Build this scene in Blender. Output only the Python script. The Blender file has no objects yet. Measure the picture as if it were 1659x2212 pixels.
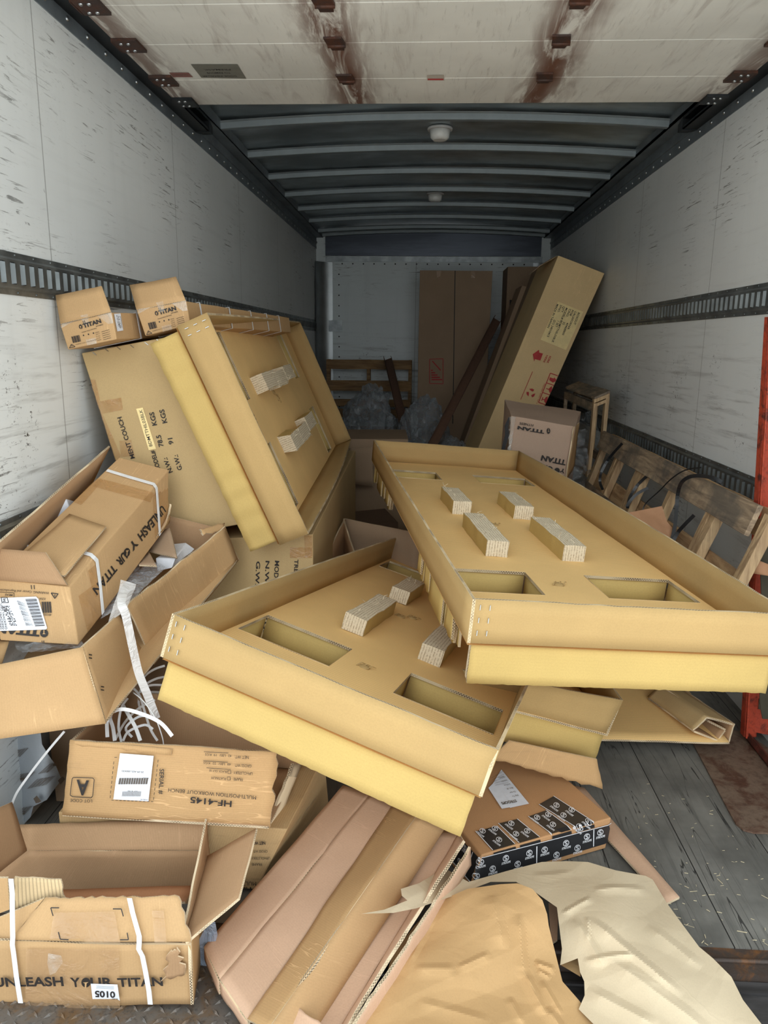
import bpy, bmesh, math, random
from mathutils import Vector, Matrix, noise
V = Vector
sc = bpy.context.scene
COL = sc.collection
# ---------------------------------------------------------------- camera
F, PX, PY, CAMH = 1623.0, 829.5, 1106.0, 1.38
def cam_axes(p, y, r):
    cp, sp, cy, sy = math.cos(p), math.sin(p), math.cos(y), math.sin(y)
    f = V((sy*cp, cy*cp, -sp)); rt = V((cy, -sy, 0)); up = rt.cross(f)
    c, s = math.cos(r), math.sin(r)
    return c*rt + s*up, -s*rt + c*up, f
CR, CU, CF = cam_axes(.2202, -.0502, .01004)
EYE = V((0, 0, CAMH))
cd = bpy.data.cameras.new('camera'); cam = bpy.data.objects.new('camera', cd); COL.objects.link(cam)
cam.matrix_world = Matrix(((CR.x, CU.x, -CF.x, 0), (CR.y, CU.y, -CF.y, 0), (CR.z, CU.z, -CF.z, CAMH), (0, 0, 0, 1)))
cd.sensor_fit = 'HORIZONTAL'; cd.sensor_width = 36; cd.lens = F*36/1659; cd.clip_start = .02
sc.camera = cam
# ---------------------------------------------------------------- light: overcast daylight falling in through the open rear
sc.view_settings.view_transform = 'Standard'; sc.view_settings.look = 'None'
sc.view_settings.exposure = 0.28; sc.view_settings.gamma = 1; sc.view_settings.use_curve_mapping = False
wd = bpy.data.worlds.new('sky'); sc.world = wd; wd.use_nodes = True
wn = wd.node_tree; wn.nodes.clear()
wo = wn.nodes.new('ShaderNodeOutputWorld'); wb = wn.nodes.new('ShaderNodeBackground')
wt = wn.nodes.new('ShaderNodeTexCoord'); ws = wn.nodes.new('ShaderNodeSeparateXYZ'); wr = wn.nodes.new('ShaderNodeValToRGB')
wm = wn.nodes.new('ShaderNodeMapRange'); wm.inputs[1].default_value = -1; wm.inputs[2].default_value = 1
wn.links.new(wt.outputs['Generated'], ws.inputs[0]); wn.links.new(ws.outputs[2], wm.inputs[0]); wn.links.new(wm.outputs[0], wr.inputs[0])
e = wr.color_ramp.elements
e[0].position = .46; e[0].color = (.72, .74, .72, 1)
e[1].position = .52; e[1].color = (.955, 1.0, 1.03, 1)
k = e.new(.72); k.color = (.57, .64, .68, 1)
k = e.new(1.0); k.color = (.46, .52, .55, 1)
wn.links.new(wr.outputs[0], wb.inputs[0]); wb.inputs[1].default_value = 2.5
wn.links.new(wb.outputs[0], wo.inputs[0])
sd = bpy.data.lights.new('sun_behind_clouds', 'SUN'); so = bpy.data.objects.new('sun_behind_clouds', sd); COL.objects.link(so)
sd.energy = .5; sd.angle = math.radians(38); sd.color = (1, 1, .96)
so.rotation_euler = V((.06, 1.0, -.55)).to_track_quat('-Z', 'Y').to_euler()
sc.cycles.use_denoising = True; sc.cycles.max_bounces = 10; sc.cycles.diffuse_bounces = 6; sc.cycles.transparent_max_bounces = 16
sc.cycles.sample_clamp_indirect = 6

# ---------------------------------------------------------------- helpers
def ray(u, v): return CR*((u-PX)/F) - CU*((v-PY)/F) + CF
def P(u, v, y=None, x=None, z=None):
    d = ray(u, v)
    t = (y/d.y) if y is not None else (x/d.x if x is not None else (z-CAMH)/d.z)
    return EYE + d*t
def plane(a, b, c):
    n = (b-a).cross(c-a).normalized()
    if n.dot(EYE-a) < 0: n = -n
    return a, n
HOFF = {}
def hk(p): return (round(p.x, 6), round(p.y, 6), round(p.z, 6))
def hit(pl, u, v, off=0.0):
    o, n = pl; d = ray(u, v); t = (o + n*off - EYE).dot(n)/d.dot(n)
    p = EYE + d*t; HOFF[hk(p)] = off
    return p
from mathutils.bvhtree import BVHTree
def bvh(*objs):
    vs, ps = [], []
    for o in objs:
        b = len(vs); m = WM[o.name]; vs += [m @ v.co for v in o.data.vertices]; ps += [[i+b for i in p.vertices] for p in o.data.polygons]
    return BVHTree.FromPolygons(vs, ps)
WM = {}
def tag(o, label=None, cat=None, group=None, kind=None):
    for k_, v_ in (('label', label), ('category', cat), ('group', group), ('kind', kind)):
        if v_: o[k_] = v_
    return o
def empty(name, loc, label=None, cat=None, group=None, mw=None):
    o = bpy.data.objects.new(name, None); COL.objects.link(o); o.empty_display_size = .05
    m = mw if mw is not None else Matrix.Translation(V(loc))
    o.matrix_world = m; WM[o.name] = m
    return tag(o, label, cat, group)
def fbm(p, s=1.0):
    return noise.noise(p*s) + .5*noise.noise(p*s*2.1 + V((7, 3, 1))) + .25*noise.noise(p*s*4.3)
class G:
    def __init__(s): s.bm = bmesh.new(); s.uv = s.bm.loops.layers.uv.new('uv'); s.ol = s.bm.verts.layers.float.new('off')
    def face(s, pts, uvs=None, m=0, smooth=False, off=None):
        vs = [s.bm.verts.new(p) for p in pts]
        for v_, p in zip(vs, pts): v_[s.ol] = off if off is not None else HOFF.get(hk(V(p)), .0025)
        try: f = s.bm.faces.new(vs)
        except ValueError: return None
        f.material_index = m; f.smooth = smooth
        if uvs is None:
            a = V(pts[1])-V(pts[0]); L = a.length or 1; ax = a/L
            n = a.cross(V(pts[2])-V(pts[0])); ay = n.cross(a).normalized() if n.length > 1e-9 else V((0, 0, 1))
            uvs = [((V(p)-V(pts[0])).dot(ax), (V(p)-V(pts[0])).dot(ay)) for p in pts]
        for l, q in zip(f.loops, uvs): l[s.uv].uv = q
        return f
    def sheet(s, c, t=.006, n=(8, 8), amp=.0015, freq=4, seed=0, jag=(0, 0, 0, 0), m=(0, 0, 1), fn=None, swap=False):
        """a board: c00,c10,c11,c01 is its front; t its thickness; jag tears the four borders"""
        m = (0, 1, 2) if m == (0, 0, 1) else m
        c = [V(q) for q in c]; nx, ny = n
        w = ((c[1]-c[0]).length+(c[2]-c[3]).length)/2; h = ((c[3]-c[0]).length+(c[2]-c[1]).length)/2
        nrm = ((c[1]-c[0]).cross(c[3]-c[0]) + (c[3]-c[2]).cross(c[1]-c[2])).normalized()
        eu = (c[1]-c[0]).normalized(); ev = (c[3]-c[0]).normalized()
        r = random.Random(seed*7+1); so_ = V((seed*3.7, seed*1.3, seed*.7))
        jr = [[r.uniform(-1, 1) for _ in range(max(n)+1)] for _ in range(4)]
        fr = []; bk = []
        for j in range(ny+1):
            a = []; b = []
            for i in range(nx+1):
                p, q = i/nx, j/ny
                x = (c[0]*(1-p)+c[1]*p)*(1-q) + (c[3]*(1-p)+c[2]*p)*q
                if jag[0] and j == 0: x = x + ev*jag[0]*jr[0][i]
                if jag[1] and i == nx: x = x + eu*jag[1]*jr[1][j]
                if jag[2] and j == ny: x = x + ev*jag[2]*jr[2][i]
                if jag[3] and i == 0: x = x + eu*jag[3]*jr[3][j]
                if fn: x = x + nrm*fn(p, q)
                x = x + nrm*(amp*fbm(x+so_, freq)*2)
                a.append(s.bm.verts.new(x)); b.append(s.bm.verts.new(x-nrm*t))
            fr.append(a); bk.append(b)
        def uvf(i, j): return (i/nx*w, j/ny*h) if not swap else (j/ny*h, i/nx*w)
        for j in range(ny):
            for i in range(nx):
                f = s.bm.faces.new((fr[j][i], fr[j][i+1], fr[j+1][i+1], fr[j+1][i])); f.material_index = m[0]; f.smooth = True
                for l, q in zip(f.loops, ((i, j), (i+1, j), (i+1, j+1), (i, j+1))): l[s.uv].uv = uvf(*q)
                f = s.bm.faces.new((bk[j+1][i], bk[j+1][i+1], bk[j][i+1], bk[j][i])); f.material_index = m[1]; f.smooth = True
                for l, q in zip(f.loops, ((i, j+1), (i+1, j+1), (i+1, j), (i, j))): l[s.uv].uv = uvf(*q)
        def side(a0, a1, b1, b0, u0, u1):
            f = s.bm.faces.new((a0, b0, b1, a1)); f.material_index = m[2]
            for l, q in zip(f.loops, ((u0, 0), (u0, 1), (u1, 1), (u1, 0))): l[s.uv].uv = q
        for i in range(nx):
            side(fr[0][i], fr[0][i+1], bk[0][i+1], bk[0][i], i/nx*w, (i+1)/nx*w)
            side(fr[ny][i+1], fr[ny][i], bk[ny][i], bk[ny][i+1], (i+1)/nx*w, i/nx*w)
        for j in range(ny):
            side(fr[j][nx], fr[j+1][nx], bk[j+1][nx], bk[j][nx], j/ny*h, (j+1)/ny*h)
            side(fr[j+1][0], fr[j][0], bk[j][0], bk[j+1][0], (j+1)/ny*h, j/ny*h)
        return s
    def prism(s, pts, ext, m=(0, 0, 1)):
        """polygon outline extruded by a vector"""
        m = (0, 1, 2) if m == (0, 0, 1) else m
        pts = [V(p) for p in pts]; b = [p+V(ext) for p in pts]
        s.face(pts, m=m[0]); s.face(list(reversed(b)), m=m[1]); u = 0
        for i in range(len(pts)):
            k_ = (i+1) % len(pts); L = (pts[k_]-pts[i]).length
            s.face([pts[k_], pts[i], b[i], b[k_]], [(u+L, 0), (u, 0), (u, 1), (u+L, 1)], m[2]); u += L
        return s
    def hexa(s, c, m=0, n=(6, 6, 6), amp=0.0, freq=4, seed=0, mm=None):
        """box from 8 corners c[i+2j+4k]; mm: material per face (x0,x1,y0,y1,z0,z1)"""
        c = [V(q) for q in c]; sv = V((seed*2.3, seed*.9, seed*4.1)); mm = mm or [m]*6
        fs = [((0, 4, 6, 2), n[2], n[1]), ((1, 3, 7, 5), n[1], n[2]), ((0, 1, 5, 4), n[0], n[2]), ((2, 6, 7, 3), n[2], n[0]), ((0, 2, 3, 1), n[1], n[0]), ((4, 5, 7, 6), n[0], n[1])]
        newv = []
        for fi, (ix, na, nb) in enumerate(fs):
            q = [c[i] for i in ix]; wa = (q[1]-q[0]).length; wb_ = (q[3]-q[0]).length
            gr = []
            for j in range(nb+1):
                row = []
                for i in range(na+1):
                    a, b = i/na, j/nb
                    x = (q[0]*(1-a)+q[1]*a)*(1-b)+(q[3]*(1-a)+q[2]*a)*b
                    if amp: x = x + V((noise.noise(x*freq+sv), noise.noise(x*freq+sv+V((9, 0, 0))), noise.noise(x*freq+sv+V((0, 9, 0)))))*amp
                    v = s.bm.verts.new(x); row.append(v); newv.append(v)
                gr.append(row)
            for j in range(nb):
                for i in range(na):
                    f = s.bm.faces.new((gr[j][i], gr[j][i+1], gr[j+1][i+1], gr[j+1][i])); f.material_index = mm[fi]
                    for l, (a, b) in zip(f.loops, ((i, j), (i+1, j), (i+1, j+1), (i, j+1))): l[s.uv].uv = (a/na*wa, b/nb*wb_)
        bmesh.ops.remove_doubles(s.bm, verts=newv, dist=1e-5)
        return s
    def box(s, o, ax, ay, az, **k_):
        o, ax, ay, az = V(o), V(ax), V(ay), V(az)
        return s.hexa([o+ax*i+ay*j+az*k2 for k2 in (0, 1) for j in (0, 1) for i in (0, 1)], **k_)
    def bx(s, x0, x1, y0, y1, z0, z1, m=0):
        return s.box((x0, y0, z0), (x1-x0, 0, 0), (0, y1-y0, 0), (0, 0, z1-z0), m=m, n=(1, 1, 1))
    def tube(s, pts, r, seg=8, m=0):
        pts = [V(p) for p in pts]; rings = []
        up = V((0, 0, 1))
        for i, p in enumerate(pts):
            d = (pts[min(i+1, len(pts)-1)]-pts[max(i-1, 0)]).normalized()
            a = d.cross(up); a = a.normalized() if a.length > .1 else d.cross(V((1, 0, 0))).normalized(); b = d.cross(a)
            rr = r[i] if isinstance(r, (list, tuple)) else r
            rings.append([s.bm.verts.new(p+(a*math.cos(2*math.pi*k_/seg)+b*math.sin(2*math.pi*k_/seg))*rr) for k_ in range(seg)])
        for i in range(len(rings)-1):
            for k_ in range(seg):
                f = s.bm.faces.new((rings[i][k_], rings[i][(k_+1) % seg], rings[i+1][(k_+1) % seg], rings[i+1][k_])); f.material_index = m; f.smooth = True
        for rg, fl in ((rings[0], 1), (rings[-1], 0)):
            f = s.bm.faces.new(list(reversed(rg)) if fl else rg); f.material_index = m
        return s
    def ribbon(s, pts, w, side=None, t=.0012, m=0):
        """flat band through pts, width w (vector side or auto)"""
        pts = [V(p) for p in pts]; rows = []
        for i, p in enumerate(pts):
            d = (pts[min(i+1, len(pts)-1)]-pts[max(i-1, 0)]).normalized()
            a = V(side[i]) if isinstance(side, list) else (V(side) if side is not None else d.cross((EYE-p).normalized()))
            a = a.normalized(); n_ = d.cross(a).normalized()
            rows.append([s.bm.verts.new(q) for q in (p-a*w/2, p+a*w/2, p+a*w/2+n_*t, p-a*w/2+n_*t)])
        for i in range(len(rows)-1):
            for k_ in range(4):
                f = s.bm.faces.new((rows[i][k_], rows[i][(k_+1) % 4], rows[i+1][(k_+1) % 4], rows[i+1][k_])); f.material_index = m; f.smooth = False
        s.bm.faces.new(list(reversed(rows[0]))).material_index = m; s.bm.faces.new(rows[-1]).material_index = m
        return s
    def dome(s, c, n_, r, h, seg=10, m=0):
        n_ = V(n_).normalized(); a = n_.orthogonal().normalized(); b = n_.cross(a); pr = None
        for j in range(4):
            t = j/4*math.pi/2
            rg = [s.bm.verts.new(V(c)+(a*math.cos(2*math.pi*k_/seg)+b*math.sin(2*math.pi*k_/seg))*r*math.cos(t)+n_*h*math.sin(t)) for k_ in range(seg)]
            if pr:
                for k_ in range(seg):
                    f = s.bm.faces.new((pr[k_], pr[(k_+1) % seg], rg[(k_+1) % seg], rg[k_])); f.smooth = True; f.material_index = m
            pr = rg
        f = s.bm.faces.new(pr); f.material_index = m; f.smooth = True
        return s
    def text(s, body, o, xd, nrm, width=None, cap=.02, bold=0.0, m=0, off=.003):
        """letters: baseline starts at o, runs along xd, stands on a surface with normal nrm"""
        cu = bpy.data.curves.new('t', 'FONT'); cu.body = body; cu.size = 1; cu.offset = bold; cu.resolution_u = 3
        ob = bpy.data.objects.new('t', cu); COL.objects.link(ob)
        dg = bpy.context.evaluated_depsgraph_get(); me = bpy.data.meshes.new_from_object(ob.evaluated_get(dg))
        xs = [v.co.x for v in me.vertices]
        if xs:
            x0, x1 = min(xs), max(xs); xd = V(xd).normalized(); nrm = V(nrm).normalized(); yd = nrm.cross(xd)
            sx = (width/(x1-x0)) if width else cap/.7; sy = cap/.7
            vs = [s.bm.verts.new(V(o)+xd*((v.co.x-x0)*sx)+yd*(v.co.y*sy)) for v in me.vertices]
            for v_ in vs: v_[s.ol] = off
            for p in me.polygons:
                try:
                    f = s.bm.faces.new([vs[i] for i in p.vertices]); f.material_index = m
                except ValueError: pass
        bpy.data.objects.remove(ob); bpy.data.curves.remove(cu); bpy.data.meshes.remove(me)
        return s
    def ptext(s, body, pl, a, b, top, bold=0.0, m=0, off=.0022):
        A, B, T = hit(pl, *a, off), hit(pl, *b, off), hit(pl, *top, off)
        xd = (B-A).normalized(); n_ = pl[1]
        cap = abs((T-A).dot(n_.cross(xd)))
        return s.text(body, A, xd, n_, (B-A).length, cap, bold, m, off)
    def ppoly(s, pl, px, m=0, off=.0015):
        return s.face([hit(pl, *q, off) for q in px], m=m) and s or s
    def pline(s, pl, a, b, w=.002, m=0, off=.0021):
        A, B = hit(pl, *a, off), hit(pl, *b, off); d = (B-A).normalized().cross(pl[1])*w/2
        s.face([A-d, B-d, B+d, A+d], m=m, off=off); return s
    def drape(s, tree, extra=0.0):
        """lay the marks on the real, uneven surface"""
        big = [f for f in s.bm.faces if max((e_.calc_length() for e_ in f.edges), default=0) > .03]
        if big:
            bmesh.ops.triangulate(s.bm, faces=[f for f in big if len(f.verts) > 4])
            for _ in range(5):
                es = [e_ for e_ in s.bm.edges if e_.calc_length() > .013]
                if not es or len(s.bm.verts) > 40000: break
                bmesh.ops.subdivide_edges(s.bm, edges=es, cuts=1, use_grid_fill=True)
        for v in s.bm.verts:
            d_ = (v.co-EYE).normalized(); q = tree.ray_cast(EYE, d_)
            if q[0] is None or (q[0]-v.co).length > .06: q = tree.find_nearest(v.co)
            if q[0] is None: continue
            n_ = q[1] if q[1].dot(EYE-q[0]) > -.2 else -q[1]
            v.co = q[0]+n_*(max(v[s.ol], .002)+extra)
        return s
    def obj(s, name, mats, parent=None, local=False, bevel=0, smooth=False, recalc=False, **tg):
        host = None
        if 'drape' in tg:
            dl = tg.pop('drape'); s.drape(bvh(*dl))
            if parent is not None and dl[0].parent is not None: parent = host = dl[0]   # marks belong to the panel they are printed on
        if name == 'tape' and not tg.pop('whole', False):   # every strip of tape is a part of its own
            isl, seen = [], set()
            for v in s.bm.verts:
                if v in seen: continue
                st_, cur = [v], set([v]); seen.add(v)
                while st_:
                    a = st_.pop()
                    for e_ in a.link_edges:
                        b = e_.other_vert(a)
                        if b not in seen: seen.add(b); cur.add(b); st_.append(b)
                isl.append(cur)
            if len(isl) > 1:
                for cur in isl:
                    g2 = G(); mp = {}
                    for v in cur: mp[v] = g2.bm.verts.new(v.co)
                    for f in set(f for v in cur for f in v.link_faces):
                        nf = g2.bm.faces.new([mp[v] for v in f.verts]); nf.material_index = f.material_index
                    o = g2.obj(name, mats, parent, local, bevel, smooth, recalc, whole=True, **tg)
                s.bm.free(); return o
        if recalc: bmesh.ops.recalc_face_normals(s.bm, faces=s.bm.faces)
        me = bpy.data.meshes.new(name)
        if parent is not None and not local: s.bm.transform(WM[parent.name].inverted())
        s.bm.to_mesh(me); s.bm.free()
        for m_ in (mats if isinstance(mats, (list, tuple)) else [mats]): me.materials.append(m_)
        o = bpy.data.objects.new(name, me); COL.objects.link(o)
        if parent is not None: o.parent = parent; WM[o.name] = WM[parent.name]
        else: WM[o.name] = Matrix.Identity(4)
        if smooth:
            for p in me.polygons: p.use_smooth = True
        if bevel:
            b = o.modifiers.new('edge', 'BEVEL'); b.width = bevel; b.segments = 2; b.limit_method = 'ANGLE'; b.angle_limit = math.radians(50)
        tag(o, **tg)
        return o
def subparent(o, parent):
    """o becomes a sub-part of parent (both share the same frame)"""
    o.parent = parent
# ---------------------------------------------------------------- materials
class N:
    def __init__(s, name):
        s.mat = bpy.data.materials.new(name); s.mat.use_nodes = True; s.t = s.mat.node_tree; s.t.nodes.clear()
        s.out = s.t.nodes.new('ShaderNodeOutputMaterial'); s.b = s.t.nodes.new('ShaderNodeBsdfPrincipled')
        s.t.links.new(s.b.outputs[0], s.out.inputs[0]); s.tc = s.t.nodes.new('ShaderNodeTexCoord')
    def _in(s, sock, v):
        if v is None: return
        if hasattr(v, 'links'): s.t.links.new(v, sock)
        elif isinstance(v, (tuple, list)) and len(v) == 3 and sock.type == 'RGBA': sock.default_value = (*v, 1)
        else: sock.default_value = v
    def math(s, op, a, b=None, c=None, clamp=False):
        n_ = s.t.nodes.new('ShaderNodeMath'); n_.operation = op; n_.use_clamp = clamp
        for i, q in enumerate((a, b, c)): s._in(n_.inputs[i], q) if q is not None else None
        return n_.outputs[0]
    def mapping(s, src, scale=(1, 1, 1), rot=(0, 0, 0), loc=(0, 0, 0)):
        n_ = s.t.nodes.new('ShaderNodeMapping'); s._in(n_.inputs[0], src)
        n_.inputs['Scale'].default_value = scale; n_.inputs['Rotation'].default_value = rot; n_.inputs['Location'].default_value = loc
        return n_.outputs[0]
    def noise(s, vec, scale, detail=4, rough=.55, dist=0):
        n_ = s.t.nodes.new('ShaderNodeTexNoise'); s._in(n_.inputs['Vector'], vec); n_.inputs['Scale'].default_value = scale
        n_.inputs['Detail'].default_value = detail; n_.inputs['Roughness'].default_value = rough; n_.inputs['Distortion'].default_value = dist
        return n_.outputs[0]
    def ramp(s, v, lo, hi, smooth=True):
        n_ = s.t.nodes.new('ShaderNodeMapRange'); s._in(n_.inputs[0], v); n_.inputs[1].default_value = lo; n_.inputs[2].default_value = hi
        n_.interpolation_type = 'SMOOTHSTEP' if smooth else 'LINEAR'
        return n_.outputs[0]
    def mix(s, f, a, b, mode='MIX'):
        n_ = s.t.nodes.new('ShaderNodeMix'); n_.data_type = 'RGBA'; n_.blend_type = mode
        s._in(n_.inputs[0], f); s._in(n_.inputs[6], a); s._in(n_.inputs[7], b); return n_.outputs[2]
    def sep(s, v):
        n_ = s.t.nodes.new('ShaderNodeSeparateXYZ'); s._in(n_.inputs[0], v); return n_.outputs
    def comb(s, x, y, z):
        n_ = s.t.nodes.new('ShaderNodeCombineXYZ')
        for i, q in enumerate((x, y, z)): s._in(n_.inputs[i], q)
        return n_.outputs[0]
    def bump(s, h, strength=.3, dist=.01):
        n_ = s.t.nodes.new('ShaderNodeBump'); n_.inputs['Strength'].default_value = strength; n_.inputs['Distance'].default_value = dist
        s._in(n_.inputs['Height'], h); s.t.links.new(n_.outputs[0], s.b.inputs['Normal'])
    def set(s, col=None, rough=None, metal=None, spec=None):
        s._in(s.b.inputs['Base Color'], col); s._in(s.b.inputs['Roughness'], rough); s._in(s.b.inputs['Metallic'], metal)
        if spec is not None: s.b.inputs['Specular IOR Level'].default_value = spec
        return s
def lin(r, g, b):
    f = lambda c: c/12.92 if c <= .04045 else ((c+.055)/1.055)**2.4
    return (f(r/255), f(g/255), f(b/255))
def plain(name, col, rough=.6, metal=0, spec=.4):
    n_ = N(name); nz = n_.noise(n_.tc.outputs['Object'], 30, 3)
    c = n_.mix(n_.ramp(nz, .3, .7), tuple(q*.9 for q in col), col); n_.set(c, rough, metal, spec); return n_.mat
def card(name, col, flute=.0065, fcol=.04, wr=.5, dirt=0, fb=.02, grain=1, bs=.35):
    """cardboard: fibre grain, faint flute lines across the uv, crush lines"""
    n_ = N(name); uv = n_.tc.outputs['UV']; ob = n_.tc.outputs['Object']
    x, y, z = n_.sep(uv)
    fl = n_.math('SINE', n_.math('MULTIPLY', x, 2*math.pi/flute))
    wob = n_.noise(ob, 3, 3)
    fine = n_.noise(ob, 260, 2, .7); mid = n_.noise(ob, 22, 4)
    c = n_.mix(n_.ramp(wob, .25, .75), tuple(q*.93 for q in col), tuple(min(1, q*1.05) for q in col))
    c = n_.mix(n_.math('MULTIPLY', n_.ramp(fine, .35, .7), .16*grain), c, tuple(q*.6 for q in col))
    c = n_.mix(n_.math('MULTIPLY', n_.ramp(mid, .4, .75), .04), c, tuple(min(1, q*1.3) for q in col))
    c = n_.mix(n_.math('MULTIPLY', n_.ramp(fl, .2, 1), fcol), c, tuple(q*.45 for q in col))
    # crush lines: thin pale streaks running along one axis
    st = n_.noise(n_.mapping(uv, (22, 2.2, 1)), 1.0, 3, .6, .4)
    ln = n_.math('SUBTRACT', 1, n_.ramp(n_.math('ABSOLUTE', n_.math('SUBTRACT', st, .5)), 0, .012))
    msk = n_.ramp(n_.noise(ob, 2.5, 2), .48, .62)
    ln = n_.math('MULTIPLY', n_.math('MULTIPLY', ln, msk), wr*.55)
    c = n_.mix(ln, c, tuple(min(1, q*1.25+.02) for q in col))
    if dirt:
        d = n_.ramp(n_.noise(n_.mapping(ob, (1, 1, 6)), 4, 5, .7), .55, .75)
        c = n_.mix(n_.math('MULTIPLY', d, dirt), c, (.05, .045, .04))
    n_.set(c, .78, 0, .25)
    h = n_.math('ADD', n_.math('MULTIPLY', fl, fb), n_.math('ADD', n_.math('MULTIPLY', mid, .10), n_.math('MULTIPLY', ln, 1.2)))
    n_.bump(h, bs, .0018)
    return n_.mat
def edge_mat(name, light, dark, period=.0075):
    """cut edge of corrugated board: liners with a zigzag of flutes between"""
    n_ = N(name); x, y, z = n_.sep(n_.tc.outputs['UV'])
    tri = n_.math('ABSOLUTE', n_.math('SUBTRACT', n_.math('MULTIPLY', n_.math('FRACT', n_.math('DIVIDE', x, period)), 2), 1))
    tri = n_.math('ADD', n_.math('MULTIPLY', tri, .6), .2)
    d = n_.math('ABSOLUTE', n_.math('SUBTRACT', y, tri))
    gap = n_.math('MULTIPLY', n_.ramp(d, .10, .2), n_.math('LESS_THAN', n_.math('ABSOLUTE', n_.math('SUBTRACT', y, .5)), .36))
    gap = n_.math('MULTIPLY', gap, n_.ramp(n_.noise(n_.tc.outputs['Object'], 9, 2), .35, .6))
    n_.set(n_.mix(gap, light, dark), .85, 0, .1); return n_.mat
M = {}
M['tier'] = card('yellow_board', lin(190, 162, 100), .008, .03, .10, fb=0, bs=.08)
M['collar'] = card('tan_board', lin(176, 146, 97), .007, .02, .12, fb=0, bs=.08)
M['bed'] = card('tray_bed_board', lin(236, 196, 132), .0115, .22, .10, fb=.02, bs=.12)
M['edge'] = edge_mat('cut_board_edge', lin(204, 184, 150), lin(90, 70, 50))
M['edge2'] = edge_mat('cut_board_edge_dark', lin(220, 200, 168), lin(66, 48, 32))
M['brown'] = card('brown_carton', lin(188, 153, 110), .006, .05, 1.1)
M['brown_in'] = card('brown_carton_inside', lin(170, 136, 102), .0062, .10, .5, fb=.03)
M['couch'] = card('tan_carton', lin(188, 161, 116), .007, .02, .05)
M['pink'] = card('pinkish_carton', lin(202, 166, 138), .0058, .04, .5, fb=.02)
M['old'] = card('worn_carton', lin(188, 151, 106), .0055, .10, 2.0, dirt=.12, fb=.03)
M['oldd'] = card('stained_carton', lin(180, 150, 108), .0055, .10, .8, dirt=.5, fb=.15)
M['dull'] = card('dull_carton', lin(165, 140, 115), .006, .06, .4)
M['corr'] = card('bare_fluting', lin(205, 180, 140), .0085, .7, .0, fb=1.2)
M['ink'] = plain('black_ink', (.025, .02, .018), .6)
M['inkfade'] = plain('faded_ink', (.10, .075, .055), .7)
M['red'] = plain('red_ink', lin(190, 60, 60), .7)
M['white'] = plain('white_label', lin(228, 232, 240), .45)
M['strapw'] = plain('white_strap', lin(226, 226, 226), .4)
M['yellowlab'] = plain('pale_yellow_label', lin(246, 222, 160), .6)
M['blackstrap'] = plain('black_strap', (.012, .013, .015), .35)
M['foam'] = plain('white_foam', lin(225, 228, 235), .9)
M['void'] = plain('gap_shade_and_dark_tag', (.012, .012, .013), .6)  # near-black colour for the shade in gaps and seams; also the dark tag
def clear_film(name, tint=(.9, .93, .95), alpha=.35, rough=.12, scale=14, white=.0):
    n_ = N(name); h = n_.noise(n_.tc.outputs['Object'], scale, 5, .65, 1.2)
    n_.set(tint, rough, 0, .9); n_.b.inputs['Alpha'].default_value = alpha
    n_._in(n_.b.inputs['Alpha'], n_.math('ADD', n_.math('MULTIPLY', n_.ramp(h, .35, .75), .35), alpha-.12))
    n_.bump(h, .9, .02); return n_.mat
M['film'] = clear_film('clear_plastic_film', (.6, .64, .68), .14, .08)
M['wrap'] = clear_film('dark_crumpled_film', (.34, .37, .40), .50, .10, 12)
M['bubble'] = clear_film('bubble_film', (.75, .78, .82), .45, .15, 60)
M['tape'] = clear_film('clear_tape', (.80, .78, .72), .22, .1, 8)
M['btape'] = clear_film('brown_tape', lin(196, 150, 96), .45, .14, 8)
def laminated(name, axis=0, period=.0085):
    """end grain of glued fluted boards: pale ridges, dark gaps"""
    n_ = N(name); ob = n_.tc.outputs['Object']; c3 = n_.sep(ob); x = c3[axis]
    w = n_.noise(ob, 25, 3)
    a = n_.math('FRACT', n_.math('ADD', n_.math('DIVIDE', x, period), n_.math('MULTIPLY', w, .5)))
    g = n_.math('SUBTRACT', 1, n_.ramp(n_.math('ABSOLUTE', n_.math('SUBTRACT', a, .5)), .02, .22))
    g2 = n_.math('MULTIPLY', g, n_.ramp(n_.noise(ob, 140, 3, .7), .35, .6))
    c = n_.mix(n_.math('MULTIPLY', g2, .75), lin(220, 206, 180), lin(138, 114, 84)); c = n_.mix(n_.math('MULTIPLY', n_.ramp(n_.noise(ob, 220, 3, .7), .4, .7), .3), c, lin(160, 140, 110))
    n_.set(c, .9, 0, .1); n_.bump(n_.math('SUBTRACT', n_.noise(ob, 120, 4), g2), .5, .002); return n_.mat
M['lam_x'] = laminated('laminated_board', 0); M['lam_y'] = laminated('laminated_board_side', 1)
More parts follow.
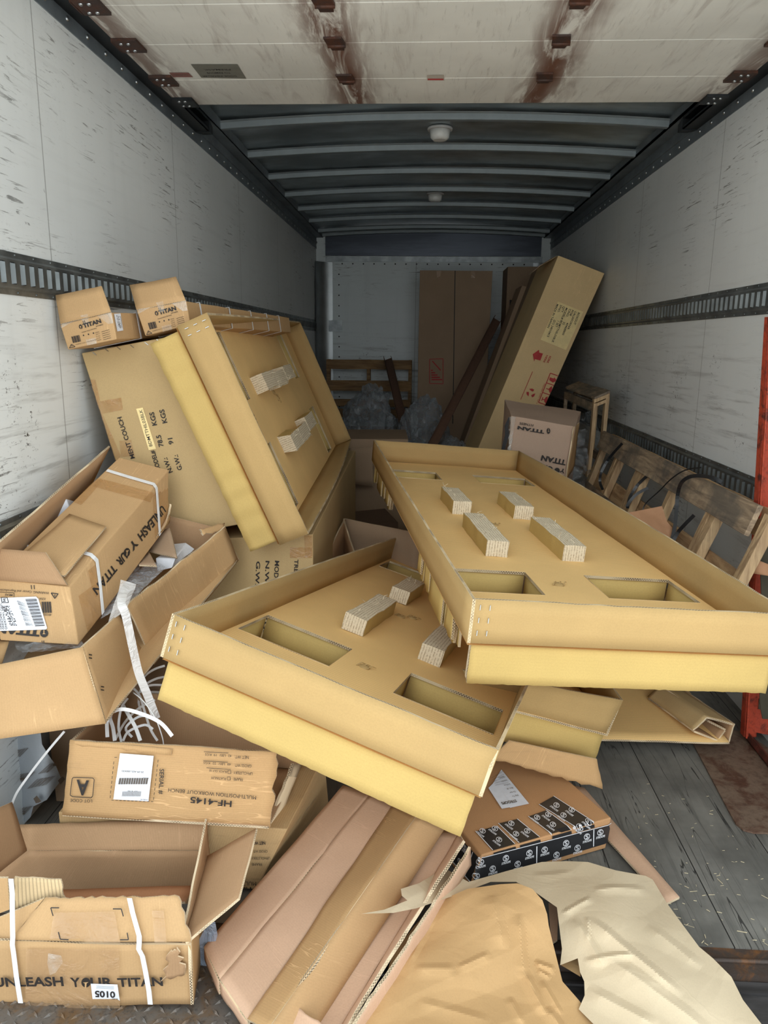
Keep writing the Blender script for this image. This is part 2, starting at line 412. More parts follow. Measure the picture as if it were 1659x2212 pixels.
def wallmat(name, base, side):
    n_ = N(name); ob = n_.tc.outputs['Object']; x, y, z = n_.sep(ob)
    a = y if side != 'back' else x
    v2 = n_.comb(a, 0, z)
    big = n_.noise(v2, .9, 4)
    c = n_.mix(n_.ramp(big, .3, .7), tuple(q*.90 for q in base), base)
    # drips: long vertical faint streaks
    dr = n_.noise(n_.mapping(v2, (9, 1, .7)), 1, 4, .6)
    c = n_.mix(n_.math('MULTIPLY', n_.ramp(dr, .5, .8), .28), c, tuple(q*.72 for q in base))
    # rubs: long, nearly level grey strokes, mostly in the load zone
    zone = n_.math('MULTIPLY', n_.ramp(z, .45, .75), n_.ramp(z, 1.55, 1.15))
    zone = n_.math('ADD', n_.math('MULTIPLY', zone, .9), .12)
    rub = n_.noise(n_.mapping(v2, (1.6, 1, 26), (0, .13, 0)), 1, 6, .62, .3)
    c = n_.mix(n_.math('MULTIPLY', n_.math('MULTIPLY', n_.ramp(rub, .50, .74), zone), .6), c, (.11, .105, .095))
    pat = n_.ramp(n_.noise(v2, 1.7, 3), .48, .66)
    scr = n_.noise(n_.mapping(v2, (6, 1, 85), (0, .5, 0)), 1, 5, .7, .8)
    c = n_.mix(n_.math('MULTIPLY', n_.math('MULTIPLY', n_.ramp(scr, .57, .64), pat), .8), c, (.045, .04, .035))
    # chips: small black flecks crowded in patches
    ch = n_.noise(n_.mapping(v2, (34, 1, 55)), 1, 4, .85)
    pat2 = n_.math('MULTIPLY', n_.ramp(n_.noise(v2, 2.3, 3, .5, .5), .50, .62), zone)
    c = n_.mix(n_.math('MULTIPLY', n_.ramp(ch, .585, .62), pat2), c, (.012, .012, .012))
    sp = n_.ramp(n_.noise(n_.mapping(v2, (20, 1, 9)), 1, 3, .75), .74, .78)
    c = n_.mix(sp, c, (.05, .045, .04))
    # sheet joints
    fr = n_.math('ABSOLUTE', n_.math('SUBTRACT', n_.math('FRACT', n_.math('DIVIDE', n_.math('ADD', a, .71), 1.22)), .5))
    c = n_.mix(n_.math('MULTIPLY', n_.math('LESS_THAN', fr, .0022), .6), c, (.16, .16, .15))
    n_.set(c, n_.math('ADD', .30, n_.math('MULTIPLY', big, .25)), 0, .5)
    n_.bump(n_.math('ADD', n_.math('MULTIPLY', rub, .4), ch), .12, .004); return n_.mat
M['wall'] = wallmat('white_wall_panel', lin(228, 232, 232), 'side'); M['wallb'] = wallmat('white_front_panel', lin(226, 234, 235), 'back')
def metal(name, col, rough=.35, dark=.5, streak=(1, 1, 1), met=.85, sc_=8):
    n_ = N(name); ob = n_.tc.outputs['Object']; h = n_.noise(n_.mapping(ob, streak), sc_, 5, .6)
    c = n_.mix(n_.ramp(h, .35, .7), tuple(q*dark for q in col), col)
    n_.set(c, n_.math('ADD', rough, n_.math('MULTIPLY', h, .2)), met, .5); n_.bump(h, .08, .004); return n_.mat
M['galv'] = metal('galvanised_steel', (.34, .37, .38), .32, .55)
M['galvd'] = metal('dark_track_steel', (.05, .055, .06), .4, .6)
M['rail'] = metal('grey_rail_steel', (.26, .30, .33), .42, .75, met=.6)
M['skin'] = metal('roof_skin', (.62, .70, .74), .32, .5, (.8, 1.5, 1), .95, 2.2)
M['bow'] = metal('roof_bow_steel', (.26, .30, .32), .45, .85, met=.4)
M['bright'] = metal('bright_steel', (.5, .53, .55), .22, .8, (.4, 1, 3), .9, 3)
def rusty(name, base, rust, amt=.5, sc_=12, met=.2):
    n_ = N(name); ob = n_.tc.outputs['Object']
    a = n_.noise(ob, sc_, 6, .7, .6); b = n_.noise(ob, sc_*6, 4, .7)
    c = n_.mix(n_.ramp(a, .62-amt*.4, .72-amt*.2), base, rust); c = n_.mix(n_.math('MULTIPLY', n_.ramp(b, .45, .75), .5), c, tuple(q*.4 for q in rust))
    n_.set(c, .6, met, .4); n_.bump(n_.math('ADD', a, b), .4, .004); return n_.mat
M['rustplate'] = rusty('rusty_toe_plate', lin(128, 108, 92), lin(96, 66, 52), .45, 9)
M['orange'] = rusty('worn_orange_paint', lin(172, 66, 42), lin(84, 36, 28), .30, 14, .0)
M['hinge'] = rusty('rusted_hinge', (.05, .03, .025), (.09, .035, .02), .5, 20)
M['sill'] = rusty('rusty_sill', lin(70, 60, 54), lin(120, 80, 45), .35, 7)
# floor planks: dark, scuffed, run along the truck
n_ = N('dark_floor_planks'); ob = n_.tc.outputs['Object']; x, y, z = n_.sep(ob)
pl_ = n_.math('DIVIDE', n_.math('SUBTRACT', x, .76), .23); cell = n_.math('FLOOR', pl_)
ft = n_.math('ABSOLUTE', n_.math('SUBTRACT', n_.math('FRACT', pl_), .5))
vv = n_.comb(n_.math('ADD', x, n_.math('MULTIPLY', cell, 3.7)), y, 0)
grain_ = n_.noise(n_.mapping(vv, (30, 2.2, 1)), 1, 6, .65, .6); wide = n_.noise(vv, 3, 5, .6)
c = n_.mix(n_.ramp(wide, .3, .72), (.10, .097, .088), (.225, .218, .195))
c = n_.mix(n_.math('MULTIPLY', n_.ramp(grain_, .5, .75), .55), c, (.03, .03, .03))
c = n_.mix(n_.math('MULTIPLY', n_.ramp(grain_, .42, .25), .35), c, (.28, .275, .25))
crk = n_.noise(n_.mapping(vv, (24, .9, 1)), 1, 3, .5, .8)
crk = n_.math('MULTIPLY', n_.math('LESS_THAN', n_.math('ABSOLUTE', n_.math('SUBTRACT', crk, .5)), .006), n_.ramp(wide, .42, .55))
c = n_.mix(n_.math('MULTIPLY', crk, .8), c, (.01, .01, .01))
c = n_.mix(n_.math('GREATER_THAN', ft, .494), c, (.006, .006, .006))
c = n_.mix(n_.ramp(n_.noise(ob, 150, 2, .8), .74, .78), c, (.3, .29, .26))
n_.set(c, .6, 0, .35); n_.bump(n_.math('ADD', grain_, wide), .3, .003); M['floor'] = n_.mat
# diamond plate
n_ = N('rusty_tread_plate'); ob = n_.tc.outputs['Object']
a = n_.noise(ob, 14, 6, .7, .5); b = n_.noise(ob, 90, 3, .7)
c = n_.mix(n_.ramp(a, .42, .66), lin(106, 100, 94), lin(112, 88, 62)); c = n_.mix(n_.math('MULTIPLY', n_.ramp(b, .5, .7), .5), c, (.03, .03, .03))
n_.set(c, .55, .3, .5); n_.bump(b, .3, .002); M['tread'] = n_.mat
# wood
def wood(name, col, dark, grey=0, sc_=(1, 14, 14)):
    n_ = N(name); ob = n_.tc.outputs['Object']
    g = n_.noise(n_.mapping(ob, sc_), 3, 6, .65, .8); s = n_.noise(ob, 5, 4, .6)
    c = n_.mix(n_.ramp(g, .3, .7), dark, col)
    if grey: c = n_.mix(n_.math('MULTIPLY', n_.ramp(s, .38, .62), grey), c, (.085, .08, .072))
    n_.set(c, .75, 0, .3); n_.bump(g, .4, .003); return n_.mat
M['wood'] = wood('pallet_wood', lin(206, 172, 130), lin(150, 116, 82), .15, (10, 1.2, 10))
M['woodg'] = wood('weathered_pallet_wood', lin(182, 160, 132), lin(112, 96, 80), .75, (12, 1.2, 12))
M['woodv'] = wood('pallet_wood_upright', lin(214, 184, 142), lin(156, 126, 94), .2, (12, 12, 1.2))
M['woodb'] = wood('back_pallet_wood', lin(176, 140, 96), lin(120, 88, 56), .25, (1.2, 12, 12))
M['darkbeam'] = plain('brown_beam', lin(112, 84, 68), .7)
# overhead door: off-white boards rubbed brown
n_ = N('painted_door_panel'); ob = n_.tc.outputs['Object']; x, y, z = n_.sep(ob)
v2 = n_.comb(x, y, 0)
s1 = n_.noise(n_.mapping(v2, (16, 2.2, 1), (0, 0, .12)), 1, 6, .65, .8); s2 = n_.noise(v2, 2.2, 4); s3 = n_.noise(n_.mapping(v2, (60, 6, 1), (0, 0, .2)), 1, 4, .7)
c = n_.mix(n_.ramp(s2, .3, .7), lin(212, 210, 202), lin(228, 226, 218))
c = n_.mix(n_.math('MULTIPLY', n_.ramp(s1, .52, .74), .34), c, lin(128, 108, 96))
c = n_.mix(n_.math('MULTIPLY', n_.ramp(s3, .55, .75), .35), c, lin(120, 112, 100))
for hx in (-.315, .43):     # rust that bled along the two hinge lines
    w_ = n_.math('ABSOLUTE', n_.math('SUBTRACT', n_.math('ADD', x, n_.math('MULTIPLY', n_.math('SUBTRACT', s2, .5), .12)), hx))
    c = n_.mix(n_.math('MULTIPLY', n_.math('MULTIPLY', n_.ramp(w_, .15, .0), n_.ramp(s1, .36, .56)), .95), c, lin(98, 56, 36))
for hx in (-1.04, 1.16):
    w_ = n_.math('ABSOLUTE', n_.math('SUBTRACT', x, hx))
    c = n_.mix(n_.math('MULTIPLY', n_.math('MULTIPLY', n_.ramp(w_, .16, .0), n_.ramp(s1, .38, .55)), .8), c, lin(104, 74, 60))
n_.set(c, .5, 0, .3); n_.bump(s1, .15, .003); M['door'] = n_.mat
def paper(name, col):
    n_ = N(name); ob = n_.tc.outputs['Object']
    f = n_.noise(ob, 300, 2, .7); s = n_.noise(ob, 6, 4, .5, .6); s2 = n_.noise(ob, 17, 4, .6, 1.2)
    r1 = n_.math('SUBTRACT', 1, n_.ramp(n_.math('ABSOLUTE', n_.math('SUBTRACT', s, .5)), 0, .05))
    r2 = n_.math('SUBTRACT', 1, n_.ramp(n_.math('ABSOLUTE', n_.math('SUBTRACT', s2, .5)), 0, .06))
    c = n_.mix(n_.math('MULTIPLY', n_.ramp(f, .4, .7), .12), col, tuple(q*.6 for q in col))
    n_.set(c, .7, 0, .25); n_.bump(n_.math('ADD', n_.math('MULTIPLY', r1, .5), n_.math('MULTIPLY', s2, .5)), .18, .003); return n_.mat
M['kraft'] = paper('tan_kraft_paper', lin(194, 157, 110)); M['kraftl'] = paper('pale_kraft_paper', lin(208, 190, 160)); M['kraftd'] = paper('brown_kraft_paper', lin(170, 128, 96))
def stroops(name):
    n_ = N(name); n_.set((.022, .022, .024), .3, 0, .6); n_.bump(n_.noise(n_.tc.outputs['Object'], 40, 4), .15, .003); return n_.mat
M['btapeS'] = stroops('black_printed_tape')
# ================================================================ THE TRUCK
WL, WR, D, Y0 = -1.137, 1.263, 8.12, 1.47
def struct(g, name, mats, **k_): return g.obj(name, mats, kind='structure', **k_)
g = G(); g.bx(WL-.03, WL, Y0, D+.03, -.05, 2.47); struct(g, 'wall_left', M['wall'])
g = G(); g.bx(WR, WR+.03, Y0, D+.03, -.05, 2.47); struct(g, 'wall_right', M['wall'])
g = G(); g.bx(WL, WR, D, D+.03, -.05, 2.47); struct(g, 'wall_back', M['wallb'])
g = G(); g.bx(WL-.03, WR+.03, 1.545, D+.03, -.06, 0); struct(g, 'floor', M['floor'])
# sill: rusty steel threshold with a rounded lip, then the dark rear step
g = G(); g.box((WL-.03, 1.47, -.06), (2.46, 0, 0), (0, .075, 0), (0, 0, .058), n=(30, 2, 1), amp=.002)
g.tube([(WL-.03+i*.1, 1.505+.002*math.sin(i), .0) for i in range(25)], .006, 6); struct(g, 'trim_1', M['sill'])
g = G(); g.box((-.30, .8, -.08), (1.60, 0, 0), (0, .668, 0), (0, 0, .06), n=(1, 1, 1))
for yy in (1.435, 1.345, 1.25): g.bx(-.30, 1.30, yy-.003, yy+.003, -.02, -.014)
struct(g, 'trim_2', metal('dark_rear_step', (.075, .07, .07), .5, .45, (1, 6, 1), .2, 6))
# tread plate at the left of the rear step
g = G(); g.bx(-1.3, -.30, .75, 1.468, -.03, -.004)
rr = random.Random(4)
for i in range(34):
    for j in range(26):
        x = -1.28+i*.029; y = .76+j*.027; a = math.radians(45 if (i+j) % 2 else -45)
        dx, dy = math.cos(a)*.013, math.sin(a)*.013; nx_, ny_ = -math.sin(a)*.004, math.cos(a)*.004
        b = [V((x-dx, y-dy, -.004)), V((x+nx_, y+ny_, -.004)), V((x+dx, y+dy, -.004)), V((x-nx_, y-ny_, -.004))]
        tp = V((x, y, .0005))
        for k_ in range(4): g.face([b[(k_+1) % 4], b[k_], tp])
struct(g, 'trim_3', M['tread'])
# roof skin, gently arched, with bows
NB = 24
def roofz(x): 
    u = (x-(WL+WR)/2)/1.2; return 2.53-.045*u*u
g = G()
for i in range(NB):
    x0, x1 = WL-.03+i*2.46/NB, WL-.03+(i+1)*2.46/NB
    ny = 60
    for j in range(ny):
        y0, y1 = Y0+j*(D-Y0+.03)/ny, Y0+(j+1)*(D-Y0+.03)/ny
        w = lambda x, y: V((x, y, roofz(x)+.010*noise.noise(V((x*.9, y*2.2, 0)))))
        g.face([w(x0, y0), w(x0, y1), w(x1, y1), w(x1, y0)], smooth=True)
for f in list(g.bm.faces): pass
bmesh.ops.remove_doubles(g.bm, verts=g.bm.verts, dist=1e-5)
ex = bmesh.ops.extrude_face_region(g.bm, geom=list(g.bm.faces)); bmesh.ops.translate(g.bm, verts=[v for v in ex['geom'] if isinstance(v, bmesh.types.BMVert)], vec=(0, 0, .02))
struct(g, 'ceiling', M['skin'])
k_ = 0
for k_ in range(12):
    y = 1.72+k_*.605 if k_ < 11 else 8.06
    g = G(); pr = []
    for i in range(NB+1):
        x = WL+.045+i*(2.4-.09)/NB; zt = roofz(x)-.012
        pr.append([g.bm.verts.new(q) for q in ((x, y-.032, zt), (x, y-.022, zt-.008), (x, y-.018, zt-.036), (x, y+.018, zt-.036), (x, y+.022, zt-.008), (x, y+.032, zt))])
    for a, b in zip(pr, pr[1:]):
        for q in range(5): g.bm.faces.new((a[q], b[q], b[q+1], a[q+1]))
        g.bm.faces.new((a[5], b[5], b[0], a[0]))
    g.bm.faces.new(pr[0]); g.bm.faces.new(list(reversed(pr[-1])))
    struct(g, 'trim_%d' % (10+k_), M['bow'], bevel=.003, recalc=True)
# upper rails with rivets, and the door tracks
for s_, X, nm in ((1, WL, 'trim_4'), (-1, WR, 'trim_5')):
    g = G()
    a_ = lambda x0, x1, z0, z1, y0=Y0, y1=D, m=0: g.bx(min(X+s_*x0, X+s_*x1), max(X+s_*x0, X+s_*x1), y0, y1, z0, z1, m)
    a_(0, .004, 2.33, 2.50); a_(.004, .05, 2.462, 2.50); a_(.004, .012, 2.385, 2.40)
    a_(.0, .075, 2.44, 2.452, 3.6); a_(.068, .075, 2.44, 2.50, 3.6)
    y = 1.55
    while y < D: g.dome((X+s_*.004, y, 2.359), (s_, 0, 0), .009, .006, 8, 1); y += .145
    struct(g, nm, [M['rail'], M['bright']])
    g = G()
    b_ = lambda x0, x1, z0, z1, y0=1.2, y1=3.9: g.bx(min(X+s_*x0, X+s_*x1), max(X+s_*x0, X+s_*x1), y0, y1, z0, z1)
    b_(.0045, .075, 2.376, 2.381); b_(.0045, .012, 2.381, 2.425); b_(.0045, .075, 2.421, 2.426); b_(.069, .075, 2.376, 2.389)
    g.hexa([(X+s_*.006, 3.9, 2.372), (X+s_*.078, 3.9, 2.372), (X+s_*.006, 4.02, 2.39), (X+s_*.06, 4.02, 2.39), (X+s_*.006, 3.9, 2.43), (X+s_*.078, 3.9, 2.43), (X+s_*.006, 4.02, 2.425), (X+s_*.06, 4.02, 2.425)])
    struct(g, 'trim_6' if s_ == 1 else 'trim_7', M['galvd'])
# slotted logistics tracks on the side walls
def etrack(X, s_, zc, nm, y0=1.5):
    g = G(); y = y0; hz = .057; q = .0508
    X1 = X+s_*.004; X2 = X+s_*.013
    def f(a): g.face(a if s_ == 1 else list(reversed(a)))
    def strip(za, xa, zb, xb): f([(xa, y0, za), (xb, y0, zb), (xb, D-.02, zb), (xa, D-.02, za)])
    strip(zc-hz, X1, zc-.043, X1); strip(zc-.043, X1, zc-.036, X2); strip(zc+.036, X2, zc+.043, X1); strip(zc+.043, X1, zc+hz, X1)
    f([(X, y0, zc-hz), (X1, y0, zc-hz), (X1, D, zc-hz), (X, D, zc-hz)]); f([(X1, y0, zc+hz), (X, y0, zc+hz), (X, D, zc+hz), (X1, D, zc+hz)])
    nn = int((D-.05-y0)/q)
    for i in range(nn):
        a = y0+i*q; b = a+.015; c_ = a+.036; d = a+q
        f([(X2, a, zc-.036), (X2, a, zc+.036), (X2, b, zc+.036), (X2, b, zc-.036)])
        f([(X2, c_, zc-.036), (X2, c_, zc+.036), (X2, d, zc+.036), (X2, d, zc-.036)])
        f([(X2, b, zc+.029), (X2, b, zc+.036), (X2, c_, zc+.036), (X2, c_, zc+.029)])
        f([(X2, b, zc-.036), (X2, b, zc-.029), (X2, c_, zc-.029), (X2, c_, zc-.036)])
        Xr = X+s_*.0015   # slot: dark floor, and a bent lip at its far side
        f([(Xr, b, zc-.029), (Xr, b, zc+.029), (Xr, b+.008, zc+.029), (Xr, b+.008, zc-.029)])
        g.face(([(Xr, b+.008, zc-.029), (Xr, b+.008, zc+.029), (X2+s_*.003, c_, zc+.026), (X2+s_*.003, c_, zc-.026)])[::s_], m=1)
        f([(X2, b, zc-.029), (X2, b, zc+.029), (Xr, b, zc+.029), (Xr, b, zc-.029)])
        f([(X2+s_*.003, c_, zc-.026), (X2+s_*.003, c_, zc+.026), (X2, c_+.004, zc+.029), (X2, c_+.004, zc-.029)])
        if i % 2 == 0:
            for zz in (zc-.05, zc+.05): g.dome((X1, a+.01, zz), (s_, 0, 0), .004, .003, 6, 1)
    struct(g, nm, [M['galv'], metal('slot_steel', (.22, .245, .25), .4, .6)])
etrack(WL, 1, 1.558, 'trim_8'); etrack(WR, -1, 1.558, 'trim_9'); etrack(WR, -1, .843, 'trim_22', 2.0); etrack(WL, 1, .843, 'trim_23')
# front end: header, flat strip, corner posts, wrapped track ends
g = G(); g.box((WL+.1, D-.03, 2.262), (2.2, 0, 0), (0, .03, 0), (0, .0, .24), n=(1, 1, 1)); struct(g, 'trim_24', metal('header_steel', (.08, .09, .11), .25, .6, (.4, 1, 3), .9, 3))
g = G(); g.bx(WL+.1, WR-.08, D-.012, D, 2.205, 2.258); struct(g, 'trim_25', M['galv'])
g = G()
for i in range(22): g.dome((WL+.16+i*.11, D-.001, 2.185), (0, -1, 0), .008, .004, 6)
for i in range(20): g.dome((WL+.235, D-.001, 2.08-i*.105), (0, -1, 0), .008, .004, 6)
struct(g, 'trim_26', M['galvd'])
for s_, X, nm in ((1, WL, 'trim_27'), (-1, WR, 'trim_28')):
    g = G(); N_ = 8; pr = None
    for i in range(N_+1):
        a = i/N_*math.pi/2; x = X+s_*(.17-.16*math.cos(a)*1.0); y = D-.005-.15*(1-math.sin(a))
        cur = (x, y)
        if pr: g.face([(pr[0], pr[1], 0), (cur[0], cur[1], 0), (cur[0], cur[1], 2.2), (pr[0], pr[1], 2.2)][::s_], smooth=True)
        pr = cur
    bmesh.ops.remove_doubles(g.bm, verts=g.bm.verts, dist=1e-5)
    struct(g, nm, metal('corner_post_%s' % ('left' if s_ == 1 else 'right'), (.42, .45, .46), .3, .8, met=.8))
    for zc in (1.558,):
        g = G(); g.bx(min(X, X+s_*.27), max(X, X+s_*.27), D-.012, D-.001, zc-.058, zc+.058); struct(g, 'trim_29' if s_ == 1 else 'trim_30', M['galv'])
# overhead roller door, rolled up under the roof
dr = empty('door_1', (0, 2.4, 2.36)); tag(dr, kind='structure')
sy = [1.15, 1.45, 1.79, 2.135, 2.483, 2.786, 3.135, 3.444]
for a, b in zip(sy, sy[1:]):
    g = G(); g.bx(WL+.075, WR-.078, a+.002, b-.001, 2.362, 2.384)
    g.bx(WL+.075, WR-.078, b-.03, b+.02, 2.3842, 2.389, 1); g.obj('door_panel', [M['door'], M['void']], dr, bevel=.002)  # dark strip added above each seam to stop light leaking through
def hinge(x, y, w=.03):
    g = G(); g.hexa([(x-w-.008, y-.055, 2.361), (x+w-.008, y-.055, 2.361), (x-w, y-.005, 2.361), (x+w, y-.005, 2.361), (x-w-.008, y-.055, 2.355), (x+w-.008, y-.055, 2.355), (x-w, y-.005, 2.352), (x+w, y-.005, 2.352)])
    g.hexa([(x-w*.8, y+.005, 2.361), (x+w*.8, y+.005, 2.361), (x-w*.7, y+.05, 2.361), (x+w*.7, y+.05, 2.361), (x-w*.8, y+.005, 2.352), (x+w*.8, y+.005, 2.352), (x-w*.7, y+.05, 2.356), (x+w*.7, y+.05, 2.356)])
    g.tube([(x-w, y, 2.354), (x+w, y, 2.354)], .008, 8); g.obj('hinge', M['hinge'], dr)
for y in (2.135, 2.483, 2.786, 3.135):
    for x in (-.315, .43): hinge(x, y)
def roller(s_, X, y, m=None):
    g = G(); x = X+s_*.075
    g.bx(min(x, x+s_*.085), max(x, x+s_*.085), y-.06, y+.045, 2.352, 2.361); g.bx(min(x-s_*.004, x+s_*.002), max(x-s_*.004, x+s_*.002), y-.05, y+.04, 2.352, 2.41)
    g.tube([(x-s_*.05, y, 2.40), (x+s_*.07, y, 2.366)], .006, 8); g.dome((x-s_*.02, y, 2.40), (s_, 0, 0), .018, .01, 10)
    for q in (-.035, .025): g.dome((x+s_*.05, y+q, 2.352), (0, 0, -1), .007, .005, 8, 1); g.dome((x+s_*.025, y+q, 2.352), (0, 0, -1), .007, .005, 8, 1)
    g.obj('roller_bracket', [m or M['hinge'], M['bright']], dr)
for y in (2.483, 2.786, 3.135): roller(1, WL, y); roller(-1, WR, y)
roller(1, WL, 3.40, M['galvd']); roller(-1, WR, 3.40, M['galvd'])
dn = (V((0, 0, 2.362)), V((0, 0, -1)))
g = G(); q = [P(*p, z=2.3605) for p in [(412, 139), (513, 139), (532, 170), (435, 168)]]; g.face(q)
g.text('PREMASK', P(497, 149, z=2.3602), (-1, 0, 0), (0, 0, -1), .10, .014, .01, 1); g.text('TO REMOVE', P(497, 156, z=2.3602), (-1, 0, 0), (0, 0, -1), .09, .014, .01, 1); g.text('DOOR INSTALLER', P(510, 163, z=2.3602), (-1, 0, 0), (0, 0, -1), .13, .014, .01, 1)
g.obj('sticker', [plain('grey_sticker', lin(120, 118, 108)), M['ink']], dr)
g = G(); g.face([P(*p, z=2.3605) for p in [(365, 157), (407, 157), (417, 167), (374, 167)]]); g.text('CAUTION', P(405, 161, z=2.36), (-1, 0, 0), (0, 0, -1), .05, .01, .01, 1)
g.obj('sticker', [plain('faded_red_sticker', lin(140, 96, 88)), M['inkfade']], dr)
g = G(); g.face([P(*p, z=2.3605) for p in [(922, 162), (959, 162), (960, 174), (923, 174)]]); g.face([P(*p, z=2.360) for p in [(924, 170), (958, 170), (958, 173), (924, 173)]], m=1)
g.obj('sticker', [plain('pale_sticker', lin(190, 180, 168)), M['red']], dr)
# dome lights on the roof
for i, (x, y) in enumerate(((.06, 4.44), (.06, 6.25))):
    zt = roofz(x)-.005
    t = empty('dome_light', (x, y, zt), ('round white dome light on the roof, in front of the second bow' if i == 0 else 'smaller looking dome light deep in the dark end of the roof'), 'light fixture', 'dome lights on the roof')
    g = G(); g.tube([(x, y, zt), (x, y, zt-.012)], .068, 24); g.obj('base', plain('lamp_base', (.5, .5, .5)), t)
    g = G(); g.tube([(x, y, zt-.011), (x, y, zt-.05), (x, y, zt-.062)], [.056, .05, .035], 24); g.obj('lens', plain('lamp_lens', (.75, .76, .74), .25), t)
# ================================================================ honeycomb packing trays
def pose(t, R): return Matrix(((R[0][0], R[0][1], R[0][2], t[0]), (R[1][0], R[1][1], R[1][2], t[1]), (R[2][0], R[2][1], R[2][2], t[2]), (0, 0, 0, 1)))
CUTS = [(.02, .29, .335, .525), (.47, .735, .335, .525), (.02, .29, .0, .19), (.47, .735, .0, .19)]
def tray(label, mw, L, W=.76, h=.103, ht=.105, seed=0, broken=False, blocks=True, wavy=.0):
    t = empty('packing_tray', None, label, 'cardboard tray', 'cardboard packing trays with cut-outs', mw)
    cuts = [CUTS[0], CUTS[1], (.02, .29, L-.40, L-.225), (.47, .735, L-.40, L-.225)]
    T = .007
    def board(c, m=(0, 0, 1), n=(14, 3), amp=.0008, s=0, jag=(0, 0, 0, 0), swap=True):
        g = G(); g.sheet(c, T, n, amp, 5, seed*10+s, jag, m, swap=swap); return g
    cm = [M['collar'], M['collar'], M['edge']]
    # collar: four walls, bowed a little
    bow = lambda a: (lambda p, q: a*math.sin(math.pi*p)*q)
    for s, c, n, b in ((1, [(0, 0, 0), (W, 0, 0), (W, 0, h), (0, 0, h)], (16, 3), .002), (2, [(W, 0, 0), (W, L, 0), (W, L, h), (W, 0, h)], (30, 3), .022),
                    (3, [(W, L, 0), (0, L, 0), (0, L, h), (W, L, h)], (16, 3), .004), (4, [(0, L, 0), (0, 0, 0), (0, 0, h), (0, L, h)], (30, 3), .004)):
        g = G(); g.sheet(c, T, n, .0002, 3, seed*10+s, (.0, .0, .001, .0), (0, 0, 1), fn=bow(b), swap=True); g.obj('collar_wall', cm, t, True)
    # bed with four cut-outs
    xs = sorted(set([T*.35, W-T*.35]+[q for c in cuts for q in c[:2]])); ys = sorted(set([T, L-T]+[q for c in cuts for q in c[2:]]))
    g = G()
    def hole(x, y): return any(a < x < b and c_ < y < d for a, b, c_, d in cuts)
    def fill(zz, fl):
        for x0, x1 in zip(xs, xs[1:]):
            for y0, y1 in zip(ys, ys[1:]):
                if hole((x0+x1)/2, (y0+y1)/2): continue
                nx, ny = max(1, int((x1-x0)/.06)), max(1, int((y1-y0)/.06))
                for i in range(nx):
                    for j in range(ny):
                        q = [(x0+(x1-x0)*(i+a)/nx, y0+(y1-y0)*(j+b)/ny) for a, b in ((0, 0), (1, 0), (1, 1), (0, 1))]
                        pts = [V((a, b, zz+.0022*noise.noise(V((a*5, b*5, seed))))) for a, b in q]
                        if fl: pts.reverse(); q = q[::-1]
                        g.face(pts, [(b, a) for a, b in q], 0, True)
    fill(0, False); fill(-T, True); bmesh.ops.remove_doubles(g.bm, verts=g.bm.verts, dist=1e-5)
    for a, b, c_, d in cuts:
        for p, q in (((a, d), (b, d)), ((b, d), (b, c_)), ((b, c_), (a, c_)), ((a, c_), (a, d))):
            L_ = math.hypot(q[0]-p[0], q[1]-p[1]); g.face([(p[0], p[1], -T), (q[0], q[1], -T), (q[0], q[1], .0015), (p[0], p[1], .0015)], [(0, 0), (L_, 0), (L_, 1), (0, 1)], 1)
    g.obj('bed', [M['bed'], M['edge']], t, True)
    # lining of each cut-out, cut edge showing at its rim
    for a, b, c_, d in cuts:
        g = G(); e_ = .005; dz = -ht+.01
        for q, L_ in (([(a, d), (b, d)], 0), ([(b, d), (b, c_)], 0), ([(b, c_), (a, c_)], 0), ([(a, c_), (a, d)], 0)):
            p0, p1 = V((*q[0], 0)), V((*q[1], 0)); dd = (p1-p0); nn = V((dd.y, -dd.x, 0)).normalized()   # towards the hole
            uo = nn*-.003; g.sheet([p0+uo+V((0, 0, dz)), p1+uo+V((0, 0, dz)), p1+uo+V((0, 0, -T)), p0+uo+V((0, 0, -T))], (.005 if (p1-p0).cross(V((0, 0, 1))).dot(nn) > 0 else -.005), (4, 2), .0, 6, seed, (0, 0, 0, 0), (0, 0, 1), swap=True)
        g.sheet([(a, c_, dz), (b, c_, dz), (b, d, dz), (a, d, dz)], .005, (3, 3), .0005)
        g.obj('pocket', [M['tier'], M['tier'], M['edge']], t, True)
    # laminated blocks standing on the bed
    def block(x0, x1, y0, y1, z1=.052, lean=0, s=0):
        g = G(); g.hexa([(x0, y0, 0), (x1, y0, 0), (x0, y1, 0), (x1, y1, 0), (x0+lean, y0, z1), (x1+lean, y0, z1), (x0+lean, y1, z1), (x1+lean, y1, z1)],
                        mm=[1, 1, 0, 0, 0, 0], n=(7, 12, 4), amp=.0035, freq=16, seed=seed+s)
        r = random.Random(seed*5+s)
        for k_ in range(7):   # loose paper fibres on the torn top
            x, y = r.uniform(x0, x1), r.uniform(y0, y1)
            g.ribbon([(x, y, z1), (x+r.uniform(-.01, .01), y+r.uniform(-.01, .01), z1+.006), (x+r.uniform(-.02, .02), y+r.uniform(-.02, .02), z1+r.uniform(0, .022))], .002, (1, 0, 0), .0005)
        g.obj('spacer_block', [M['lam_x'], M['tier']], t, True)
    if blocks == 'leaning':
        block(.215, .285, .68, .95, s=1); block(.225, .295, .955, 1.22, s=2); block(.205, .275, 1.225, 1.5, s=9, lean=.006)
        block(.475, .545, .69, .92, s=3, lean=.012); block(.50, .57, .93, 1.2, s=4, lean=-.012); block(.47, .54, 1.21, 1.5, s=8)
    elif blocks:
        block(.205, .275, .665, 1.01, s=1); block(.452, .522, .662, 1.01, s=2)
        block(.205, .275, 1.19, 1.43, s=3); block(.440, .512, 1.17, 1.42, s=4)
